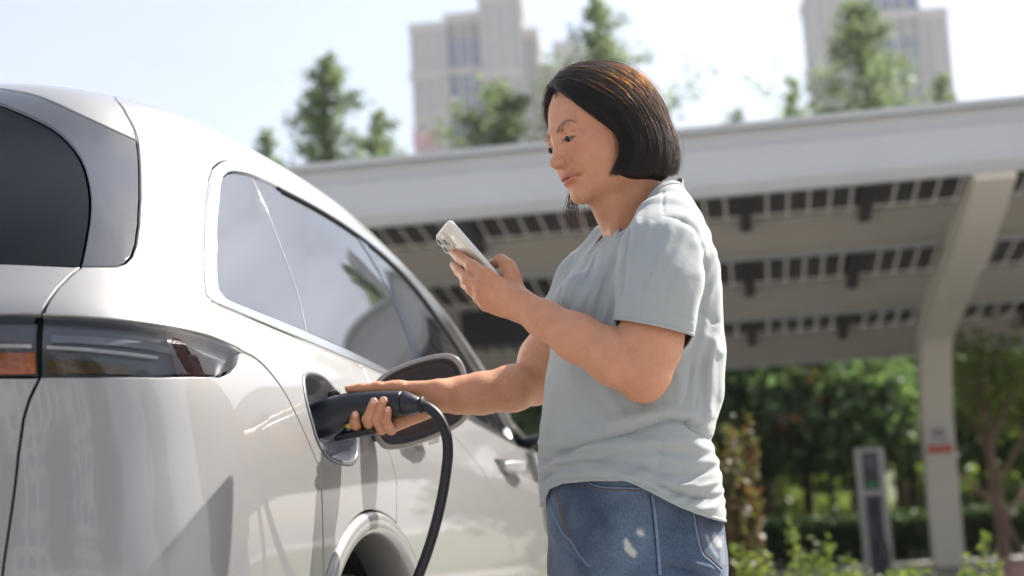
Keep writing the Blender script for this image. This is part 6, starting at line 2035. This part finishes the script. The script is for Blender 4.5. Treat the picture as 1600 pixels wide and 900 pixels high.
# bare branched tree with a thin leafy top
rng = np.random.default_rng(5)
bt = gpt(1572, 890, 16.0); BT = empty('bare_branched_tree', tuple(bt)); tag(BT, 'slender pale barked tree with bare forking branches right of the column', 'tree')
PB = pbr('pale_reddish_bark', srgb(150, 122, 108), rough=.9, noise=(10, .2))
mb = MB(); tp = [np.array(at(x, y, 16.0)) - bt for x, y in ((1572, 892), (1562, 800), (1548, 710), (1538, 620), (1532, 545))]; mb.tube(spline(tp, 4), np.linspace(.075, .03, 17), 8); mb.build('trunk', PB, BT, True, world=False)
for pts in (((1556, 760), (1590, 700), (1625, 640)), ((1550, 720), (1520, 650), (1505, 590)), ((1545, 690), (1575, 630), (1590, 560)), ((1558, 790), (1500, 740), (1470, 690)), ((1562, 820), (1605, 760), (1640, 700)), ((1541, 650), (1520, 610), (1515, 560)), ((1556, 770), (1585, 840), (1615, 885))):
    mb = MB(); mb.tube(spline([np.array(at(x, y, 16.0 + .3 * rng.normal())) - bt for x, y in pts], 4), np.linspace(.036, .010, 9), 6); mb.build('branch', PB, BT, True, world=False)
P = np.concatenate([np.array(at(x, y, 16.0)) - bt + rng.normal(size=(170, 3)) * [.28, .35, .22] for x, y in ((1530, 560), (1585, 580), (1560, 600), (1600, 640), (1510, 590), (1550, 640))])
tag(link('crown', leaf_quads(P, .055, rng), GREEN_L, BT, world=False), kind='stuff')
# clipped hedge and low bright plants
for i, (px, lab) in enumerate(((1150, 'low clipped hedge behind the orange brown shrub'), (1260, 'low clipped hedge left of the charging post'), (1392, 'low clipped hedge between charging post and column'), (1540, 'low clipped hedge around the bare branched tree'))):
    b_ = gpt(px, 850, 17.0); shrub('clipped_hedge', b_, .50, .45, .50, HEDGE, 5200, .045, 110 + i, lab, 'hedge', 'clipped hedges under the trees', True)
PLANT_LAB = ['low light green plant in the bed right beside the orange brown shrub', 'tallest light green plant left of the charging post', 'light green plant just left of the charging post foot', 'short light green plant touching the charging post foot', 'short light green plant right of the charging post foot', 'light green plant between charging post and carport column', 'pale leafy plant at the right foot of the carport column', 'short pale plant beside the bare branched tree', 'short light green plant close behind the jeans pocket']
for i, (px, py, Y) in enumerate(((1200, 880, 7.7), (1245, 872, 7.6), (1285, 878, 7.8), (1322, 886, 7.6), (1400, 886, 7.7), (1440, 876, 7.9), (1520, 878, 7.6), (1548, 886, 7.8), (1168, 888, 7.7))):
    b_ = gpt(px, py, Y); shrub('low_plant', b_, .13, .13, max(.12, hgt(px, py - 6, Y)), GREEN_L, 700, .024, 130 + i, PLANT_LAB[i], 'plant', 'low plants in the carport bed')
# sunlit shrubs deep under the trees
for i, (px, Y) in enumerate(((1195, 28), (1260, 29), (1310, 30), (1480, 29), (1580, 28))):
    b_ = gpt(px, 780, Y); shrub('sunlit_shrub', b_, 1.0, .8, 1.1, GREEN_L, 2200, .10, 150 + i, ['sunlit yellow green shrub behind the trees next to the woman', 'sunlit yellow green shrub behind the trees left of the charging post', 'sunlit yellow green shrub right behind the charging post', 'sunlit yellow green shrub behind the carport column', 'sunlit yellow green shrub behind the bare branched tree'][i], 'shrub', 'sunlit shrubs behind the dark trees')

# ================================================================== TOWERS
BEIGE = pbr('beige_tower_render', srgb(164, 161, 156), rough=.85, noise=(.05, .06))
BEIGE_D = pbr('darker_tower_render', srgb(140, 135, 131), rough=.85)
PANE = pbr('blue_grey_tower_glass', srgb(84, 102, 134), rough=.15)
TRIM = pbr('tower_trim', srgb(182, 174, 164), rough=.8)
def tower(name, D, blocks, label, strips, bands, yaw):
    """blocks: (x0, x1, ytop, setback m, material) in photo pixels at distance D"""
    c = at(np.mean([blocks[0][0], blocks[-1][1]]), 400, D)
    root = empty(name, (float(c[0]), D, -2.0), yaw); tag(root, label, 'building')
    R_ = Matrix.Rotation(yaw, 4, 'Z')
    for (x0, x1, yt, sb_, mt, depth) in blocks:
        xa = at(x0, yt, D)[0] - c[0]; xb = at(x1, yt, D)[0] - c[0]; zt = at((x0 + x1) / 2, yt, D)[2] + 2.0
        q = MB(); q.box((xa, sb_, 0), (xb, sb_ + depth, zt)); w = q.build('wall', mt, root, world=False)
        q = MB(); q.box((xa - .35, sb_ - .35, zt - 1.6), (xb + .35, sb_ + depth + .3, zt + .5)); q.build('cornice', TRIM, root, world=False)
        npil = max(2, int((xb - xa) / 2.2))
        for i in range(npil + 1):
            xx = xa + (xb - xa) * i / npil
            q = MB(); q.box((xx - .22, sb_ - .25, 0), (xx + .22, sb_ - .003, zt - 1.7)); q.build('pilaster', TRIM, root, world=False)
    for (x0, x1, y0, y1, sb_) in strips:
        xa = at(x0, y0, D)[0] - c[0]; xb = at(x1, y0, D)[0] - c[0]; z1 = at(x0, y0, D)[2] + 2; z0 = at(x0, y1, D)[2] + 2
        nf = int((z1 - z0) / 3.0)
        me = None
        for f_ in range(nf):
            if me is None:
                q = MB(); q.box((0, -.12, 0), (xb - xa - .3, -.02, 2.3)); me = mesh_from('window_pane', q.v, q.f, False); me.materials.append(PANE)
            o = bpy.data.objects.new('window_pane', me); col.objects.link(o); o.parent = root; o.location = (xa + .15, sb_, z0 + f_ * 3.0)
    for (x0, x1, y, sb_) in bands:
        xa = at(x0, y, D)[0] - c[0]; xb = at(x1, y, D)[0] - c[0]; z = at(x0, y, D)[2] + 2
        q = MB(); q.box((xa - .2, sb_ - .45, z - .8), (xb + .2, sb_ - .26, z + .8)); q.build('string_course', TRIM, root, world=False)
    return root
T1 = tower('apartment_tower', 280, [(640, 693, 38, 0, BEIGE, 16), (693, 748, 18, 2.2, BEIGE_D, 16), (748, 812, -6, 0, BEIGE, 16), (812, 836, 38, 5, BEIGE_D, 14), (836, 885, 80, 12, BEIGE_D, 14)],
           'stepped beige apartment tower with bluish window strips and a small red sign', [(696, 722, 40, 235, 2.2), (724, 747, 40, 235, 2.2), (848, 880, 95, 230, 12)], [(640, 693, 118, 0), (748, 812, 118, 0), (693, 748, 108, 2.2)], math.radians(-4))
rs = MB(); rs.box((-2.4, -.9, 0), (2.4, -.3, 3.6)); o = rs.build('red_sign', pbr('red_sign', srgb(186, 134, 138), rough=.5), T1, world=False); o.location = (float(at(664, 222, 280)[0] - T1.location.x), 0, float(at(664, 232, 280)[2] + 2))
T2 = tower('glass_fronted_tower', 260, [(1268, 1350, -30, 0, BEIGE, 16), (1350, 1432, -30, 1.5, BEIGE_D, 16), (1436, 1480, 12, 3, BEIGE, 12)],
           'tall grey tower with a wide bluish glass front and a lower wing', [(1352, 1378, 35, 200, 1.5), (1380, 1405, 35, 200, 1.5), (1407, 1430, 35, 200, 1.5), (1352, 1378, -28, 12, 1.5), (1380, 1405, -28, 12, 1.5), (1407, 1430, -28, 12, 1.5)], [(1350, 1432, 24, 1.5)], math.radians(-4))
b3 = tower('distant_tower', 420, [(865, 905, 66, 0, BEIGE, 14), (905, 940, 72, 3, BEIGE_D, 14)], 'distant beige tower between the stepped tower and the head of the woman', [], [], 0)

# ================================================================== WHAT THE CAR REFLECTS (across the lane, behind the camera)
for i, (x, y, h_, lab) in enumerate(((7.5, -9, 6.5, 'leafy street tree across the lane, mirrored in the paint of the car'), (2.0, -13, 7.5, 'broad street tree across the lane, mirrored in the tail lamp'), (-4.5, -12, 7.0, 'street tree behind the tail of the silver car'), (12.5, -2, 6.0, 'street tree beside the lane, mirrored in the car doors'))):
    broadleaf('street_tree', np.array([x, y, float(ground_z(x, y))]), h_, 2.2, GREEN_M, 5000, .14, 200 + i, lab, group='street trees across the lane', clear=.3)
BB = empty('apartment_block', (4, -42, float(ground_z(0, -42)))); tag(BB, 'beige apartment block across the lane, mirrored in the rear bumper of the car', 'building')
q = MB(); q.box((-22, -12, 0), (22, 0, 24)); q.build('wall', BEIGE, BB, world=False)
q = MB(); q.box((-22.5, -12.5, 23.4), (22.5, .5, 24.6)); q.build('cornice', TRIM, BB, world=False)
q = MB(); q.box((0, 0, 0), (2.0, .12, 1.7)); wme = mesh_from('window_pane', q.v, q.f, False); wme.materials.append(PANE)
for f_ in range(7):
    for i in range(13):
        o = bpy.data.objects.new('window_pane', wme); col.objects.link(o); o.parent = BB; o.location = (-20.6 + i * 3.25, .004, 1.2 + f_ * 3.2)
scene.cycles.use_denoising = True
# ================================================================== summer haze
hz = MB(); hz.box((-320, -320, -3.5), (320, 760, 190))
hm = bpy.data.materials.new('pale_air'); hm.use_nodes = True; hn = hm.node_tree.nodes
hn.remove(hn['Principled BSDF']); hv = hn.new('ShaderNodeVolumePrincipled')
hv.inputs['Color'].default_value = (.86, .91, 1.0, 1); hv.inputs['Density'].default_value = .0005; hv.inputs['Anisotropy'].default_value = .2
hm.node_tree.links.new(hv.outputs[0], hn['Material Output'].inputs['Volume'])
tag(hz.build('haze', hm), kind='stuff')
